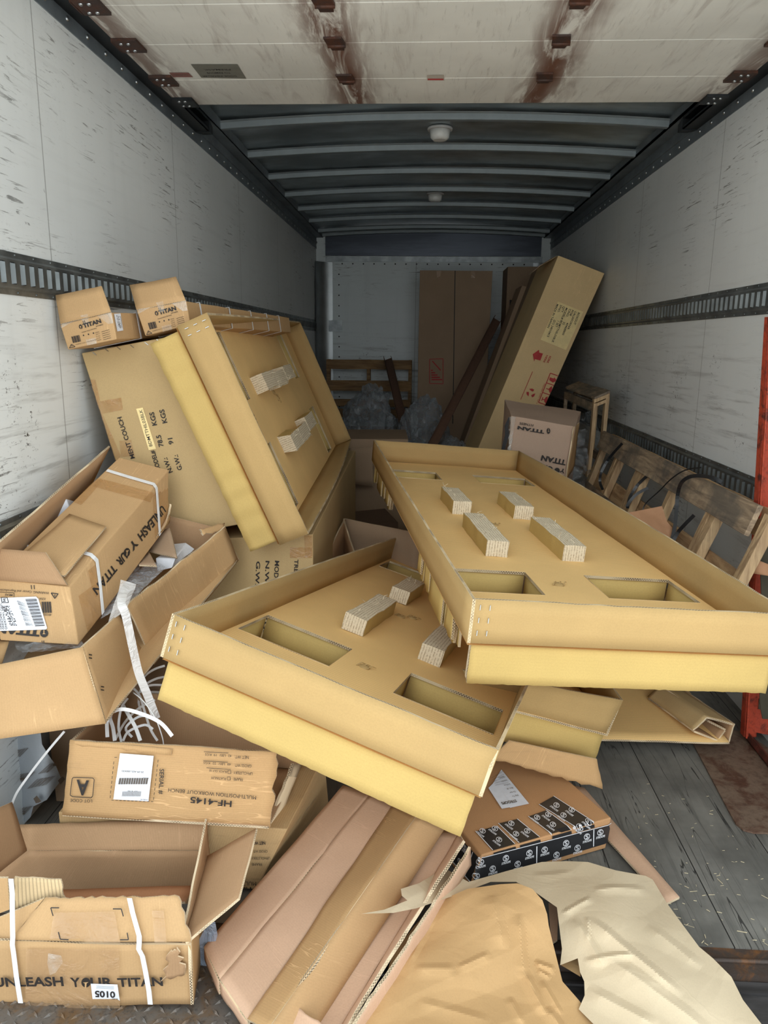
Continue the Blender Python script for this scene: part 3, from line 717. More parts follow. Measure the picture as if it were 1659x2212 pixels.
    # small dents where the bed was punched from below
    for x, y in ((.30, 1.02), (.335, 1.06), (.36, .43)):
        g = G(); g.dome((x, y, .0), (0, 0, 1), .016, .006, 9)
        for k_ in range(3): g.ribbon([(x-.02+.015*k_, y-.012, .002), (x-.012+.015*k_, y+.004, .009), (x-.004+.015*k_, y+.016, .004)], .004, (1, .3, 0), .0008)
        g.obj('dent', M['collar'], t, True)
    # end caps below the collar, and the layered supports under the long sides
    for y0, y1 in ((.016, .022), (L-.052, L-.046)):
        g = G(); g.sheet([(.014, y0, -ht), (W-.014, y0, -ht), (W-.014, y0, -.0075), (.014, y0, -.0075)], .007, (60, 4), .0002, 3, seed+3, (.001, .001, 0, .001), (0, 0, 1), swap=True, fn=(lambda p, q: wavy*math.sin(p*64)*(.5+.5*math.sin(p*9+1))) if wavy else None)
        g.obj('end_cap', [M['tier'], M['tier'], M['edge']], t, True)
        g = G(); g.hexa([(x, y, z) for z in (-ht+.002, -.0085) for y in (y0+.009, y0+.034) for x in (.018, W-.018)], mm=[0]*6, n=(10, 2, 3), amp=.001, freq=20); g.obj('end_block', M['lam_y'], t, True)
    for sx, xx in ((0, .014), (1, W-.014-.03)):
        for y0, y1 in ((.20, .315), (.545, .66), (.68, .76), (L-.64, L-.53), (L-.51, L-.42), (L-.19, L-.09)):
            g = G(); r = random.Random(int(y0*100)+seed)
            for k_ in range(3):
                a, b = y0+r.uniform(0, .03), y1-r.uniform(0, .03); x = xx+k_*.010; z = -ht*(1 if k_ else .8)
                g.sheet([(x, b, z), (x, a, z+.004), (x, a, -.009), (x, b, -.009)], .007, (4, 3), .001, 8, seed+k_, (.003, .003, 0, .003), (0, 0, 1), swap=True)
            g.obj('support', [M['tier'], M['tier'], M['edge']], t, True)
    # small staples at the near corner
    g = G()
    for z in (.02, .05, .08):
        for x in (.018, .04): g.bx(x-.0008, x+.0008, -.0045, -.002, z, z+.012)
    g.obj('staples', M['bright'], t, True)
    return t
RA = [[0.983, -0.162, 0.083], [0.164, 0.986, -0.017], [-0.079, 0.03, 0.996]]
def ortho(R):
    x = V((R[0][0], R[1][0], R[2][0])).normalized(); y = V((R[0][1], R[1][1], R[2][1])); y = (y-x*y.dot(x)).normalized(); z = x.cross(y)
    return [[x[i], y[i], z[i]] for i in range(3)]
TA = pose((.108, 1.561, .738), ortho(RA))
TC = pose((-.575, 1.541, .693), ortho([[0.932, 0.228, 0.281], [-0.261, 0.962, 0.083], [-0.251, -0.151, 0.956]]))
TD = pose((-.763, 2.347, 1.427), ortho([[0.398, -0.03, 0.917], [0.026, 0.999, 0.021], [-0.917, 0.015, 0.398]]))
TE = pose((.037, 1.643, .55), ortho([[0.703, -0.611, 0.364], [0.556, 0.791, 0.255], [-0.444, 0.023, 0.896]]))
tray('big open cardboard tray lying topmost, its four pale blocks all in view, at the right', TA, 2.233, seed=1)
tray('cardboard tray tilted down to the right with one end tucked under the topmost tray', TC, 2.06, seed=2)
tray('cardboard tray standing on its long side against the leaning tan carton, wavy yellow end', TD, 2.192, seed=3, blocks='leaning', wavy=.003)
# the lowest tray: only its near right corner shows
def lowtray():
    w0 = P(1103, 1605, y=2.02); 
    a, b = P(1129, 1540, y=2.03), P(1314, 1587, y=2.10); ta, tb = P(1119, 1470, y=2.03), P(1346, 1513, y=2.10)
    back = V((-.12, 1.5, .02)); t = empty('packing_tray', (a.x, a.y, .0), 'cardboard tray lying lowest, only one corner showing beneath the topmost tray', 'cardboard tray', 'cardboard packing trays with cut-outs')
    left = (a-b)*1.5; tleft = (ta-tb)*1.5
    g = G(); g.sheet([b+left, b, tb, tb+tleft], .007, (14, 3), .0015, 5, 31, (0, 0, .001, 0), (0, 0, 1), swap=True); g.obj('collar_wall', [M['collar'], M['collar'], M['edge']], t)
    g = G(); g.sheet([b, b+back, tb+back, tb], .007, (14, 3), .0015, 5, 32, (0, 0, .001, 0), (0, 0, 1), swap=True); g.obj('collar_wall', [M['collar'], M['collar'], M['edge']], t)
    g = G(); u = V((0, 0, .002)); g.sheet([b+left+u, b+u, b+back+u, b+left+back+u], .007, (10, 10), .0015, 5, 33); g.obj('bed', [M['bed'], M['bed'], M['edge']], t)
    c0, c1 = P(1103, 1605, y=2.045), P(1283, 1648, y=2.115); d1 = P(1304, 1586, y=2.115); d0 = P(1128, 1541, y=2.045)
    l2 = (c0-c1)*1.2; l3 = (d0-d1)*1.2
    g = G(); g.sheet([c1+l2, c1, d1, d1+l3], .007, (14, 3), .0018, 5, 34, (.002, .002, 0, 0), (0, 0, 1), swap=True); g.obj('end_cap', [M['tier'], M['tier'], M['edge']], t)
    g = G(); g.box(c1+l2+V((.0, .012, 0)), -l2*.98, (0, .03, 0), (d1-c1)*.98, n=(8, 1, 2)); g.obj('end_block', M['lam_y'], t)
lowtray()
# ================================================================ cartons
def hexc(q): return [V(x) for x in q]
def carton(name, label, cat, c, mats=None, seed=0, amp=.003, group=None, bevel=.003, base=None, mm=None, body='body', n=(6, 6, 6), freq=4):
    c = [V(x) for x in c]; lo = min(c, key=lambda p: p.z)
    t = empty(name, base or ((c[0]+c[1]+c[2]+c[3])/4), label, cat, group)
    g = G(); g.hexa(c, n=n, amp=amp, freq=freq, seed=seed, mm=mm); g.obj(body, mats or M['brown'], t, bevel=bevel); return t
# carton 1: leaning treatment couch carton whose end faces the camera
o = P(306, 1172, y=2.46); tl = P(176, 763, y=2.47); br = V((-.60, 2.46, o.z+.075)); tr = V((-.835, 2.47, tl.z+.055))
dk = V((.02, 1.75, .01))
cc = [o, br, o+dk, br+dk, tl, tr, tl+dk, tr+dk]
couch = carton('large_carton', 'large tan carton leaning against the left wall, sideways lettering on its end', 'carton', cc, M['couch'], 5, .002)
pc = plane(o, br, tl); cbody = couch.children[0]
g = G()
def zt(x, y): return (x/4.608+160, y/4.608+820)
g.ppoly(pc, [zt(620, 290), zt(685, 278), zt(818, 688), zt(745, 702)], 1)
g.obj('label_strip', [M['ink'], M['yellowlab']], couch, drape=[cbody])
g = G()
g.ptext('MENT COUCH', pc, zt(608, 780), zt(474, 368), zt(566, 790), .022)
g.ptext('MODEL#', pc, zt(866, 905), zt(800, 700), zt(826, 915), .022)
g.ptext('BDMTTHIL03BLK', pc, zt(783, 660), zt(678, 295), zt(752, 668), .006)
g.ptext('N.W.:', pc, zt(985, 918), zt(925, 772), zt(945, 928), .022); g.ptext('78.5', pc, zt(893, 662), zt(862, 548), zt(848, 672), .022); g.ptext('KGS', pc, zt(828, 452), zt(795, 320), zt(782, 460), .022)
g.ptext('G.W.:', pc, zt(1078, 895), zt(1032, 745), zt(1035, 905), .022); g.ptext('91', pc, zt(992, 640), zt(978, 578), zt(948, 648), .022); g.ptext('KGS', pc, zt(930, 428), zt(895, 293), zt(884, 438), .022)
g.obj('lettering', M['ink'], couch, drape=[cbody])
g = G(); g.ppoly(pc, [zt(135, 0), zt(215, 0), zt(262, 215), zt(470, 180), zt(490, 300), zt(285, 340), zt(470, 760), zt(408, 830)], 0, .001); g.ppoly(pc, [zt(450, 610), zt(570, 600), zt(606, 760), zt(470, 770)], 0, .0013)
g.obj('tape', M['btape'], couch, drape=[cbody])
g = G()
for px in ((200, 757), (226, 749), (252, 745), (281, 741), (312, 735), (338, 729)):
    A = hit(pc, px[0], px[1]+4, .002); B = hit(pc, px[0]+8, px[1]+10, .003); g.ribbon([A, B], .002, None, .0012)
g.obj('staples', M['bright'], couch)
# carton 2: upright under the tray
a = P(676, 1165, y=2.50); X2 = a.x; zt2 = .735
c2 = [(-.97, 2.49, .0), (X2, 2.50, .0), (-1.0, 4.55, .0), (X2-.04, 4.60, .0), (-.97, 2.49, zt2-.04), (X2, 2.50, zt2), (-1.0, 4.55, zt2), (X2-.04, 4.60, zt2)]
c2t = carton('large_carton', 'large tan carton standing upright below the lower corner of the wavy-ended tray', 'carton', c2, M['couch'], 6, .002)
pc2 = plane(V(c2[0]), V(c2[1]), V(c2[5])); cb2 = c2t.children[0]
def z5(x, y): return (x/5.184+440, y/5.184+1100)
g = G()
g.ptext('G.W.: 91 KGS', pc2, z5(590, 580), z5(560, 1300), z5(634, 580), .022); g.ptext('N.W.: 78.5 KGS', pc2, z5(695, 575), z5(668, 1400), z5(738, 575), .022); g.ptext('MODEL#', pc2, z5(800, 573), z5(780, 900), z5(848, 573), .022)
g.ptext('TREATMENT COUCH', pc2, z5(1018, 560), z5(990, 1350), z5(1060, 560), .022)
g.obj('lettering', M['ink'], c2t, drape=[cb2])
g = G(); g.ppoly(pc2, [z5(965, 425), z5(1215, 425), z5(1215, 545), z5(965, 545)]); g.ppoly(pc2, [z5(1125, 290), z5(1215, 290), z5(1222, 520), z5(1135, 540)], 0, .001); g.obj('tape', M['btape'], c2t, drape=[cb2])
# two slim cartons on the leaning carton
def slim(label, q, depth_v, flapq, seed, side=None):
    c = q+[p+depth_v for p in q]     # q: BL BR TL TR of the front
    cc = [q[0], q[1], q[0]+depth_v, q[1]+depth_v, q[2], q[3], q[2]+depth_v, q[3]+depth_v]
    t = carton('slim_carton', label, 'carton', cc, M['brown'], seed, .002, 'slim strapped cartons on the leaning carton', n=(4, 14, 4))
    g = G(); g.sheet(flapq, .005, (6, 4), .002, 6, seed, (0, .0, .001, .0)); g.obj('flap', [M['brown'], M['brown_in'], M['edge2']], t)
    return t
y1, y2 = 2.30, 2.44
q1 = [P(147, 755, y=y1), P(252, 733, y=y1), P(130, 701, y=y1), P(241, 675, y=y1)]
dv1 = V((.02, .85, .022))
f1 = [q1[2]+V((.002, -.003, .002)), q1[3]+V((0, -.003, .001)), P(219, 618, y=2.33), P(120, 638, y=2.315)]
s1 = slim('slim brown carton nearest the left wall, strap and white sticker on its side', q1, dv1, f1, 11)
q2 = [P(314, 726.5, y=y2), P(411, 702, y=y2), P(295, 670, y=y2), P(402, 650, y=y2)]
dv2 = (P(624, 686, y=4.0)-q2[3])
f2 = [q2[2]+V((0, -.003, .002)), q2[3]+V((0, -.003, .001)), P(380, 598, y=2.49), P(280, 616, y=2.49)]
s2 = slim('slim brown carton with open upright flap, long with several straps, on the leaning carton', q2, dv2, f2, 12)
def titan_end(t, pl, f, rev=False):
    """print on the end of a slim carton; f maps 0..1,0..1 on the face to pixels"""
    g = G(); T = lambda s, a, b, h, bo=.0: g.ptext(s, pl, f(*a), f(*b), f(a[0], a[1]+h), bo)
    T('TITAN', (.42, .67), (.78, .72), .15, .05); T('www.titan.fitness', (.36, .50), (.66, .54), .05, .0); T('FITNESS', (.66, .60), (.80, .62), .045, .01)
    for x in (.38, .48, .58): g.face([hit(pl, *f(x+.014*math.cos(k_), .40+.03*math.sin(k_)), .002) for k_ in [j*math.pi/4 for j in range(8)]])
    for j in range(9): g.pline(pl, f(.15+j*.018, .20), f(.15+j*.018, .45), .0016 if j % 3 else .0028)
    for r_ in range(5): T(['MODEL', 'QTY', 'N.W.', 'G.W.', 'MEAS'][r_], (.62, .38-r_*.075), (.70, .39-r_*.075), .035); g.pline(pl, f(.74, .38-r_*.075), f(.90, .40-r_*.075), .001)
    T('WARNING: Cancer and Reproductive Harm', (.18, .10), (.62, .13), .035)
    for a, b in (((.04, .04), (.16, .05)), ((.16, .05), (.10, .17)), ((.10, .17), (.04, .04))): g.pline(pl, f(*a), f(*b), .0018)
    g.pline(pl, f(.10, .08), f(.10, .13), .0016)
    for x in (.44, .47): g.pline(pl, f(x, .94), f(x, .82), .0018)
    # helmet mark
    cx, cy = .37, .74
    g.face([hit(pl, *f(cx+.035*math.cos(k_), cy+.09*math.sin(k_)), .002) for k_ in [j*math.pi/5 for j in range(10)]])
    g.face([hit(pl, *f(cx+a, cy+b), .0026) for a, b in ((-.018, .02), (.018, .03), (.006, -.01), (.004, -.07), (-.006, -.07), (-.006, -.01))], m=1)
    g.obj('lettering', [M['ink'], M['brown']], t, drape=[t.children[0]])
def face_f(q):
    px = [(147, 755), (252, 733), (130, 701), (241, 675)] if q == 1 else [(314, 726.5), (411, 702), (295, 670), (402, 650)]
    def f(a, b): return tuple((px[0][i]*(1-a)+px[1][i]*a)*(1-b)+(px[2][i]*(1-a)+px[3][i]*a)*b for i in (0, 1))
    return f
titan_end(s1, plane(q1[0], q1[1], q1[2]), face_f(1)); titan_end(s2, plane(q2[0], q2[1], q2[2]), face_f(2))
def strap_round(t, q, dv, fr, w=.011, sides=('top', 'right')):
    o_ = dv*fr; e_ = .0025; L = [q[0], q[2], q[3], q[1], q[0]]; c0 = (q[0]+q[1]+q[2]+q[3])/4
    pts = [p+o_+(p-c0).normalized()*e_ for p in L]; fine = []
    for a_, b_ in zip(pts, pts[1:]): fine += [a_.lerp(b_, k_/4) for k_ in range(4)]
    fine.append(pts[-1]); g = G(); g.ribbon(fine, w, dv, .0012); g.obj('strap', M['strapw'], t)
strap_round(s1, q1, dv1, .22); strap_round(s1, q1, dv1, .8)
for f_ in (.08, .30, .50, .68, .84): strap_round(s2, q2, dv2, f_)
# white sticker and marker letters on the side of the first
ps = plane(q1[1], q1[3], q1[3]+dv1)
g = G(); g.ppoly(ps, [(245, 678), (259, 677), (265, 714), (252, 716)], 0); g.ptext('210-1049*', ps, (250, 681), (254, 708), (256, 680), .01, 1); g.pline(ps, (259, 683), (262, 708), .003, 1); g.obj('sticker', [M['white'], M['ink']], s1, drape=[s1.children[0]])
g = G(); g.ptext('S/S - 1', ps, (243, 665), (236, 628), (251, 662), .01); g.obj('marker_writing', M['inkfade'], s1, drape=[s1.children[0]])
for t_, q in ((s1, q1), (s2, q2)):
    pl = plane(q[0], q[1], q[2]); g = G()
    mid = lambda a, b: q[0].lerp(q[1], a).lerp(q[2].lerp(q[3], a), b)-V((0, .002, 0))
    g.face([mid(.0, .85), mid(.28, 1.0), mid(.05, 1.02)]); g.face([mid(.72, 1.0), mid(1, 1), mid(1, .6), mid(.9, .62)]); g.face([mid(.42, 1.15), mid(.56, 1.15), mid(.54, .75), mid(.44, .75)]); g.face([mid(.4, .22), mid(.6, .22), mid(.6, 0), mid(.4, 0)])
    g.obj('tape', M['tape'], t_)
def zq(x, y): return (x/2.9625, y/2.9625+950)     # crop pixels of the left middle
CM = [M['brown'], M['brown_in'], M['edge2']]
def sh(t, name, c, m=CM, th=.006, n=(10, 6), amp=.002, seed=0, jag=(0, 0, 0, 0), **k_):
    g = G(); g.sheet(c, th, n, amp, 4, seed, jag, **k_); return g.obj(name, m, t)
# ---- big open carton, slanting, at the left
nb, nt = P(229, 1563, y=1.66), P(179, 1398, y=1.70)          # near right edge bottom / top
fb, ft = P(516, 1211, y=2.40), P(487, 1138, y=2.41)          # far right
lb, lt = P(-60, 1604, y=1.60), P(-60, 1447, y=1.63)          # near left (outside the picture)
lb.x = max(lb.x, -1.12); lt.x = max(lt.x, -1.125)
bigop = empty('open_carton', (-.9, 1.7, nb.z), 'big open brown carton sagging at the left, strapped narrow box lying across its mouth', 'carton')
sh(bigop, 'end_wall', [lb, nb, nt, lt], seed=41, n=(16, 8), amp=.003)
# side wall in two pieces either side of the torn tape gap
m1t, m1b = P(256, 1328, y=1.84), P(332, 1436, y=2.0)
mt = P(277, 1307, y=1.87)
sh(bigop, 'side_wall', [nb, m1b, m1t, nt], seed=42, n=(12, 8), amp=.0025)
sh(bigop, 'side_wall', [m1b, fb, ft, mt], seed=43, n=(16, 8), amp=.003, jag=(0, 0, .003, 0))
wl_b = [V((-1.115, 1.62, nb.z)), V((-1.10, 2.38, fb.z-.02))]
sh(bigop, 'bottom', [lb+V((0, 0, .004)), nb+V((-.004, .004, .004)), fb+V((-.004, 0, .004)), V((-1.12, 2.38, fb.z))], seed=44, amp=.001)
it, ib = P(170, 1040, y=2.36), P(172, 1130, y=2.36)
sh(bigop, 'side_wall', [P(-45, 1400, y=1.70), V((-.99, 2.36, .68)), P(170, 1046, y=2.36), P(-45, 1282, y=1.72)], m=[M['brown_in']]*2+[M['edge2']], seed=45)
sh(bigop, 'flap', [P(-45, 1282, y=1.72), P(170, 1110, y=2.30), P(237, 964, y=2.36), P(-45, 1212, y=1.735)], m=[M['brown_in'], M['brown'], M['edge2']], seed=46, n=(14, 4))
sh(bigop, 'end_wall', [V((-1.0, 2.40, .70)), fb+V((0, .004, 0)), ft+V((-.01, .006, -.01)), V((-.98, 2.415, .84))], m=[M['brown_in']]*2+[M['edge2']], seed=47)
# torn upper rim pieces
sh(bigop, 'torn_rim', [ft+V((-.045, -.10, -.002)), ft+V((.0, .0, -.01)), ft+V((-.004, .004, .012)), ft+V((-.06, -.09, .012))], seed=48, n=(8, 3), jag=(.004, .004, .006, .004))
sh(bigop, 'flap', [P(0, 1437, y=1.66), P(4, 1437, y=1.68), P(20, 1384, y=1.75), P(-30, 1384, y=1.75)], seed=49, n=(3, 4))
plw = plane(nb, m1b, nt); g = G()
for (a, b) in (((192, 1414), (199, 1415)), ((192, 1421), (199, 1422)), ((218, 1483), (225, 1484)), ((218, 1490), (225, 1491))): g.pline(plw, a, b, .003, off=.006)
g.obj('print_marks', M['ink'], bigop)
# white foam blocks inside
def rock(name, label, c, mat, seed, amp=.004, n=(5, 5, 5), cat='foam block', group=None):
    t = G(); t.hexa(c, n=n, amp=amp, freq=14, seed=seed); o_ = t.obj(name, mat, bevel=.003); tag(o_, label, cat, group); return o_
def hx(o, ax, ay, az): 
    o, ax, ay, az = V(o), V(ax), V(ay), V(az); return [o+ax*i+ay*j+az*k2 for k2 in (0, 1) for j in (0, 1) for i in (0, 1)]
rock('foam_block', 'white foam corner block behind the narrow strapped box, against the carton flap', [P(102, 1165, y=2.10), P(175, 1165, y=2.12), P(108, 1140, y=2.2), P(185, 1140, y=2.2), P(114, 1073, y=2.12), P(138, 1064, y=2.14), P(140, 1066, y=2.24), P(165, 1080, y=2.24)], M['foam'], 3)
rock('foam_block', 'white foam block at the far right corner of the big open carton', [P(340, 1235, y=2.18), P(372, 1228, y=2.16), P(372, 1190, y=2.34), P(420, 1186, y=2.33), P(335, 1207, y=2.20), P(380, 1206, y=2.18), P(376, 1174, y=2.36), P(402, 1172, y=2.35)], M['foam'], 5)
rock('foam_block', 'low white foam lump showing just left of the narrow strapped box', [P(30, 1200, y=1.95), P(64, 1205, y=1.93), P(40, 1200, y=2.0), P(70, 1200, y=2.0), P(42, 1184, y=1.96), P(62, 1176, y=1.95), P(50, 1176, y=2.02), P(64, 1180, y=2.0)], M['foam'], 6)
# cardboard inner pads beside the foam
g = G(); g.sheet([P(322, 1190, y=2.22), P(382, 1205, y=2.16), P(366, 1140, y=2.30), P(318, 1155, y=2.34)], .005, (6, 6), .001, 5, 7); o_ = g.obj('cardboard_insert', [M['dull'], M['brown_in'], M['edge2']]); tag(o_, 'folded brown cardboard insert between strapped box and white foam', 'cardboard', 'loose inserts in the big open carton')
g = G(); g.sheet([P(300, 1220, y=2.10), P(338, 1222, y=2.08), P(322, 1192, y=2.2), P(305, 1200, y=2.2)], .005, (4, 4), .001, 5, 8); o_ = g.obj('cardboard_insert', [M['dull'], M['brown_in'], M['edge2']]); tag(o_, 'small brown cardboard wedge between bubble film and foam block', 'cardboard', 'loose inserts in the big open carton')
# crumpled film: a wrinkled sheet
def crumple(name, label, c, mat, seed, amp=.02, freq=12, n=(34, 34), cat='plastic film', sag=0, group=None):
    g = G(); c = [V(q) for q in c]; nx, ny = n; so_ = V((seed*1.7, seed*3.1, seed*.3))
    nrm = (c[1]-c[0]).cross(c[3]-c[0]).normalized(); vs = []
    for j in range(ny+1):
        row = []
        for i in range(nx+1):
            p, q = i/nx, j/ny; x = (c[0]*(1-p)+c[1]*p)*(1-q)+(c[3]*(1-p)+c[2]*p)*q
            d = abs(noise.noise(x*freq+so_))*1.6-.4 + .5*abs(noise.noise(x*freq*2.3+so_)) - .2
            ed = min(1, 6*min(p, 1-p, q, 1-q)+.25)
            x = x + nrm*(amp*d*ed + sag*(16*p*(1-p)*q*(1-q))) + V((noise.noise(x*freq*.8+so_+V((5, 0, 0))), noise.noise(x*freq*.8+so_+V((0, 5, 0))), 0))*amp*.7
            row.append(g.bm.verts.new(x))
        vs.append(row)
    for j in range(ny):
        for i in range(nx): g.bm.faces.new((vs[j][i], vs[j][i+1], vs[j+1][i+1], vs[j+1][i]))
    o_ = g.obj(name, mat); 
    tag(o_, label, cat, group); return o_
crumple('bubble_wrap', 'bubble film sheet lying beside the strapped box in the open carton', [P(215, 1335, y=1.86), P(262, 1318, y=1.88), P(362, 1222, y=2.16), P(296, 1204, y=2.2)], M['bubble'], 1, .012, 22, (40, 40), 'bubble film')
crumple('bubble_wrap', 'dark crumpled clear film under the near end of the strapped box', [P(40, 1410, y=1.68), P(182, 1400, y=1.71), P(176, 1372, y=1.80), P(30, 1375, y=1.80)], M['film'], 2, .014, 26, (30, 14), 'bubble film')
# hanging clear tape
def band(name, label, pts, w, mat, cat, t=.0008, group=None, side=None):
    g = G(); fine = smooth(pts, 5); g.ribbon(fine, w, side, t); o_ = g.obj(name, mat); tag(o_, label, cat, group); return o_
def smooth(pts, k_=5):
    pts = [V(p) for p in pts]; out = []
    for i in range(len(pts)-1):
        p0, p1, p2, p3 = pts[max(i-1, 0)], pts[i], pts[i+1], pts[min(i+2, len(pts)-1)]
        for j in range(k_):
            t = j/k_; out.append(.5*((2*p1)+(p2-p0)*t+(2*p0-5*p1+4*p2-p3)*t*t+(3*p1-p0-3*p2+p3)*t**3))
    out.append(pts[-1]); return out
tapem = clear_film('whitish_tape', (.80, .78, .76), .62, .2, 10)
band('tape_strip', 'long milky tape strip hanging over the side of the open carton', [P(275, 1262, y=1.88), P(262, 1300, y=1.80), P(272, 1330, y=1.79), P(287, 1400, y=1.80), P(300, 1455, y=1.80), P(320, 1505, y=1.80), P(338, 1553, y=1.80)], .021, tapem, 'tape')
crumple('tape_strip', 'crumpled milky tape end stuck to the strapped box', [P(235, 1345, y=1.83), P(272, 1320, y=1.82), P(294, 1262, y=1.92), P(262, 1252, y=1.95)], tapem, 9, .006, 20, (12, 14), 'tape')
# ---- narrow strapped box across its mouth
nTL, nTR, nBR, nBL = P(-15, 1252, y=1.80), P(150, 1268, y=1.81), P(169, 1395, y=1.745), P(-2, 1385, y=1.74)
fTL, fTR, fBR = P(257, 988, y=2.36), P(364, 1015, y=2.385), P(363, 1135, y=2.33)
fBL = fTL+(fBR-fTR)
ub = carton('narrow_carton', 'narrow brown carton with white straps and shipping label, lying across the big open carton', 'carton', [nBL, nBR, fBL, fBR, nTL, nTR, fTL, fTR], M['brown'], 21, .003, n=(6, 16, 6))
pe = plane(nBL, nBR, nTR); psd = plane(nBR, fBR, nTR); ptp = plane(nTL, nTR, fTR)
# raised end flap and the lid flap folded back on top
sh(ub, 'flap', [nTL+V((0, -.002, 0)), P(145, 1264, y=1.805), P(98, 1193, y=1.83), P(-30, 1183, y=1.82)], m=[M['brown_in'], M['brown'], M['edge2']], seed=22, n=(10, 5))
up = ptp[1]*.008
sh(ub, 'flap', [hit(ptp, 5, 1235, .018), hit(ptp, 140, 1243, .018), hit(ptp, 229, 1136, .022), hit(ptp, 150, 1110, .020)], m=[M['brown'], M['brown_in'], M['edge2']], seed=23, n=(8, 10), th=.005)
def bandpx(t, pts, w=.0125, e=.003):
    """white strap laid over surfaces: list of (plane,u,v)"""
    q = []
    for pl, u, v in pts: q.append(hit(pl, u, v, e))
    g = G(); fine = []
    for a_, b_ in zip(q, q[1:]): fine += [a_.lerp(b_, k_/4) for k_ in range(4)]
    fine.append(q[-1]); tr_ = bvh(t.children[0]); f2 = []
    for p in fine:
        r_ = tr_.ray_cast(EYE, (p-EYE).normalized())
        if r_[0] is None: r_ = tr_.find_nearest(p)
        n2 = r_[1] if r_[1].dot(EYE-r_[0]) > -.2 else -r_[1]; f2.append(r_[0]+n2*.0035)
    fine = f2; g.ribbon(fine, w, (fTR-nTR), .0014); g.obj('strap', M['strapw'], t)
bandpx(ub, [(ptp, 231, 1018), (ptp, 280, 1033), (ptp, 332, 1048), (psd, 336, 1056), (psd, 340, 1110), (psd, 343, 1156)])
bandpx(ub, [(ptp, 180, 1196), (ptp, 197, 1201), (psd, 207, 1212), (psd, 214, 1265), (psd, 220, 1326)])
g = G()
bl_ = lambda x: zq(x, 422+1.21*(1030-x)); tp_ = lambda x: zq(x+8, 484+1.21*(1030-x))
for w_, x0, x1 in (('UNLEASH', 1034, 876), ('Y', 858, 820), ('UR', 788, 738), ('TITAN', 722, 588)): g.ptext(w_, psd, bl_(x0), bl_(x1), tp_(x0), .03)
cx, cy = zq(808, 722); g.face([hit(psd, cx+7*math.cos(j*.63)-3*math.sin(j*.63)*.3, cy+10*math.sin(j*.63), .0025) for j in range(10)])
for p in ([(cx-3, cy-4), (cx+4, cy-5), (cx+1, cy-1), (cx+.5, cy+7), (cx-1.5, cy+7), (cx-1, cy-1)],): g.face([hit(psd, *q, .003) for q in p], m=1)
ubb = ub.children[0]; g.obj('lettering', [M['ink'], M['brown']], ub, drape=[ubb])
g = G()
g.ptext('TITAN', pe, (88, 1361), (-8, 1352), (88, 1375), .06); g.face([hit(pe, 96+9*math.cos(j*.63), 1368+9*math.sin(j*.63), .0022) for j in range(10)]); g.face([hit(pe, 96+a_, 1368+b_, .0028) for a_, b_ in ((-4, 2), (4, 2), (1, 0), (1, -7), (-1, -7), (-1, 0))], m=1)
g.ptext('WARNING: Cancer and Reproductive Harm', pe, (107, 1279), (-20, 1271), (107, 1284), .0)
for a_, b_ in (((111, 1281), (126, 1283)), ((126, 1283), (119, 1293)), ((119, 1293), (111, 1281))): g.pline(pe, a_, b_, .0022)
g.pline(pe, (119, 1284), (119, 1289), .0018); g.ptext('X35A', pe, (100, 1292), (86, 1291), (100, 1297), .0)
g.ptext('401050', pe, (112, 1326), (95, 1325), (112, 1331), .0)
for j in range(13): g.pline(pe, (90+j*1.7, 1300), (92+j*1.7, 1324), .0006+.0008*((j*7) % 3))
g.pline(pe, (0, 1279), (31, 1281), .0012); g.pline(pe, (31, 1281), (31, 1290), .0012); g.ptext('MEAS', pe, (28, 1284), (12, 1283), (28, 1288), .01)
for x_ in (68, 74): g.pline(pe, (x_, 1264), (x_+1, 1273), .0018)
for x_ in (91, 95): g.pline(pe, (x_, 1384), (x_+.5, 1389), .0018)
g.obj('print', [M['ink'], M['brown']], ub, drape=[ubb])
g = G(); g.ppoly(pe, [(-30, 1293), (79, 1289), (84, 1294), (103, 1357), (100, 1360), (-30, 1364)], 0, .0032)
for j in range(26): g.pline(pe, (56+j*.85, 1294.5+j*2.3*0+2*j*1.15), (80+j*.72, 1293.5+2.3*j), .0008+.0012*((j*5) % 3)*.5, 1, .0042)
for j in range(5): g.ptext('SHIP TO 4028 7163 100', pe, (38+j*3.5, 1298+j*1.2), (58+j*3.2, 1352), (35+j*3.5, 1298), .0, 1, .0042)
r_ = random.Random(3)
for i in range(11):
    for j in range(16):
        if r_.random() < .5: continue
        x_, y_ = 6+i*1.5+j*1.15, 1309+j*2.7; g.ppoly(pe, [(x_, y_), (x_+1.3, y_), (x_+1.3, y_+2), (x_, y_+2)], 1, .0042)
g.ptext('H', pe, (8, 1294), (8, 1300), (14, 1296), .03, 1, .0042)
for a_, b_ in (((4, 1291), (17, 1291)), ((17, 1291), (20, 1302)), ((20, 1302), (6, 1302)), ((6, 1302), (4, 1291))): g.pline(pe, a_, b_, .0016, 1, .0042)
for x_ in (2, -4, -9): g.ptext('USPS TRACKING', pe, (x_, 1305), (x_+12, 1360), (x_+4, 1305), .0, 1, .0042)
g.obj('shipping_label', [M['white'], M['ink']], ub, drape=[ubb])
g = G(); g.ppoly(psd, [zq(500, 1000), zq(640, 900), zq(660, 1130), zq(560, 1240)]); g.ppoly(psd, [zq(560, 840), zq(610, 800), zq(625, 1000), zq(600, 1010)]); g.ppoly(psd, [zq(975, 320), zq(1080, 215), zq(1075, 520), zq(990, 640)]); g.obj('tape', M['btape'], ub, drape=[ubb])
g = G(); g.ppoly(ptp, [zq(640, 250), zq(985, 340), zq(960, 400), zq(590, 300)]); g.ppoly(ptp, [zq(470, 400), zq(620, 250), zq(660, 262), zq(520, 420)]); g.obj('tape', M['btape'], ub, drape=[ubb])
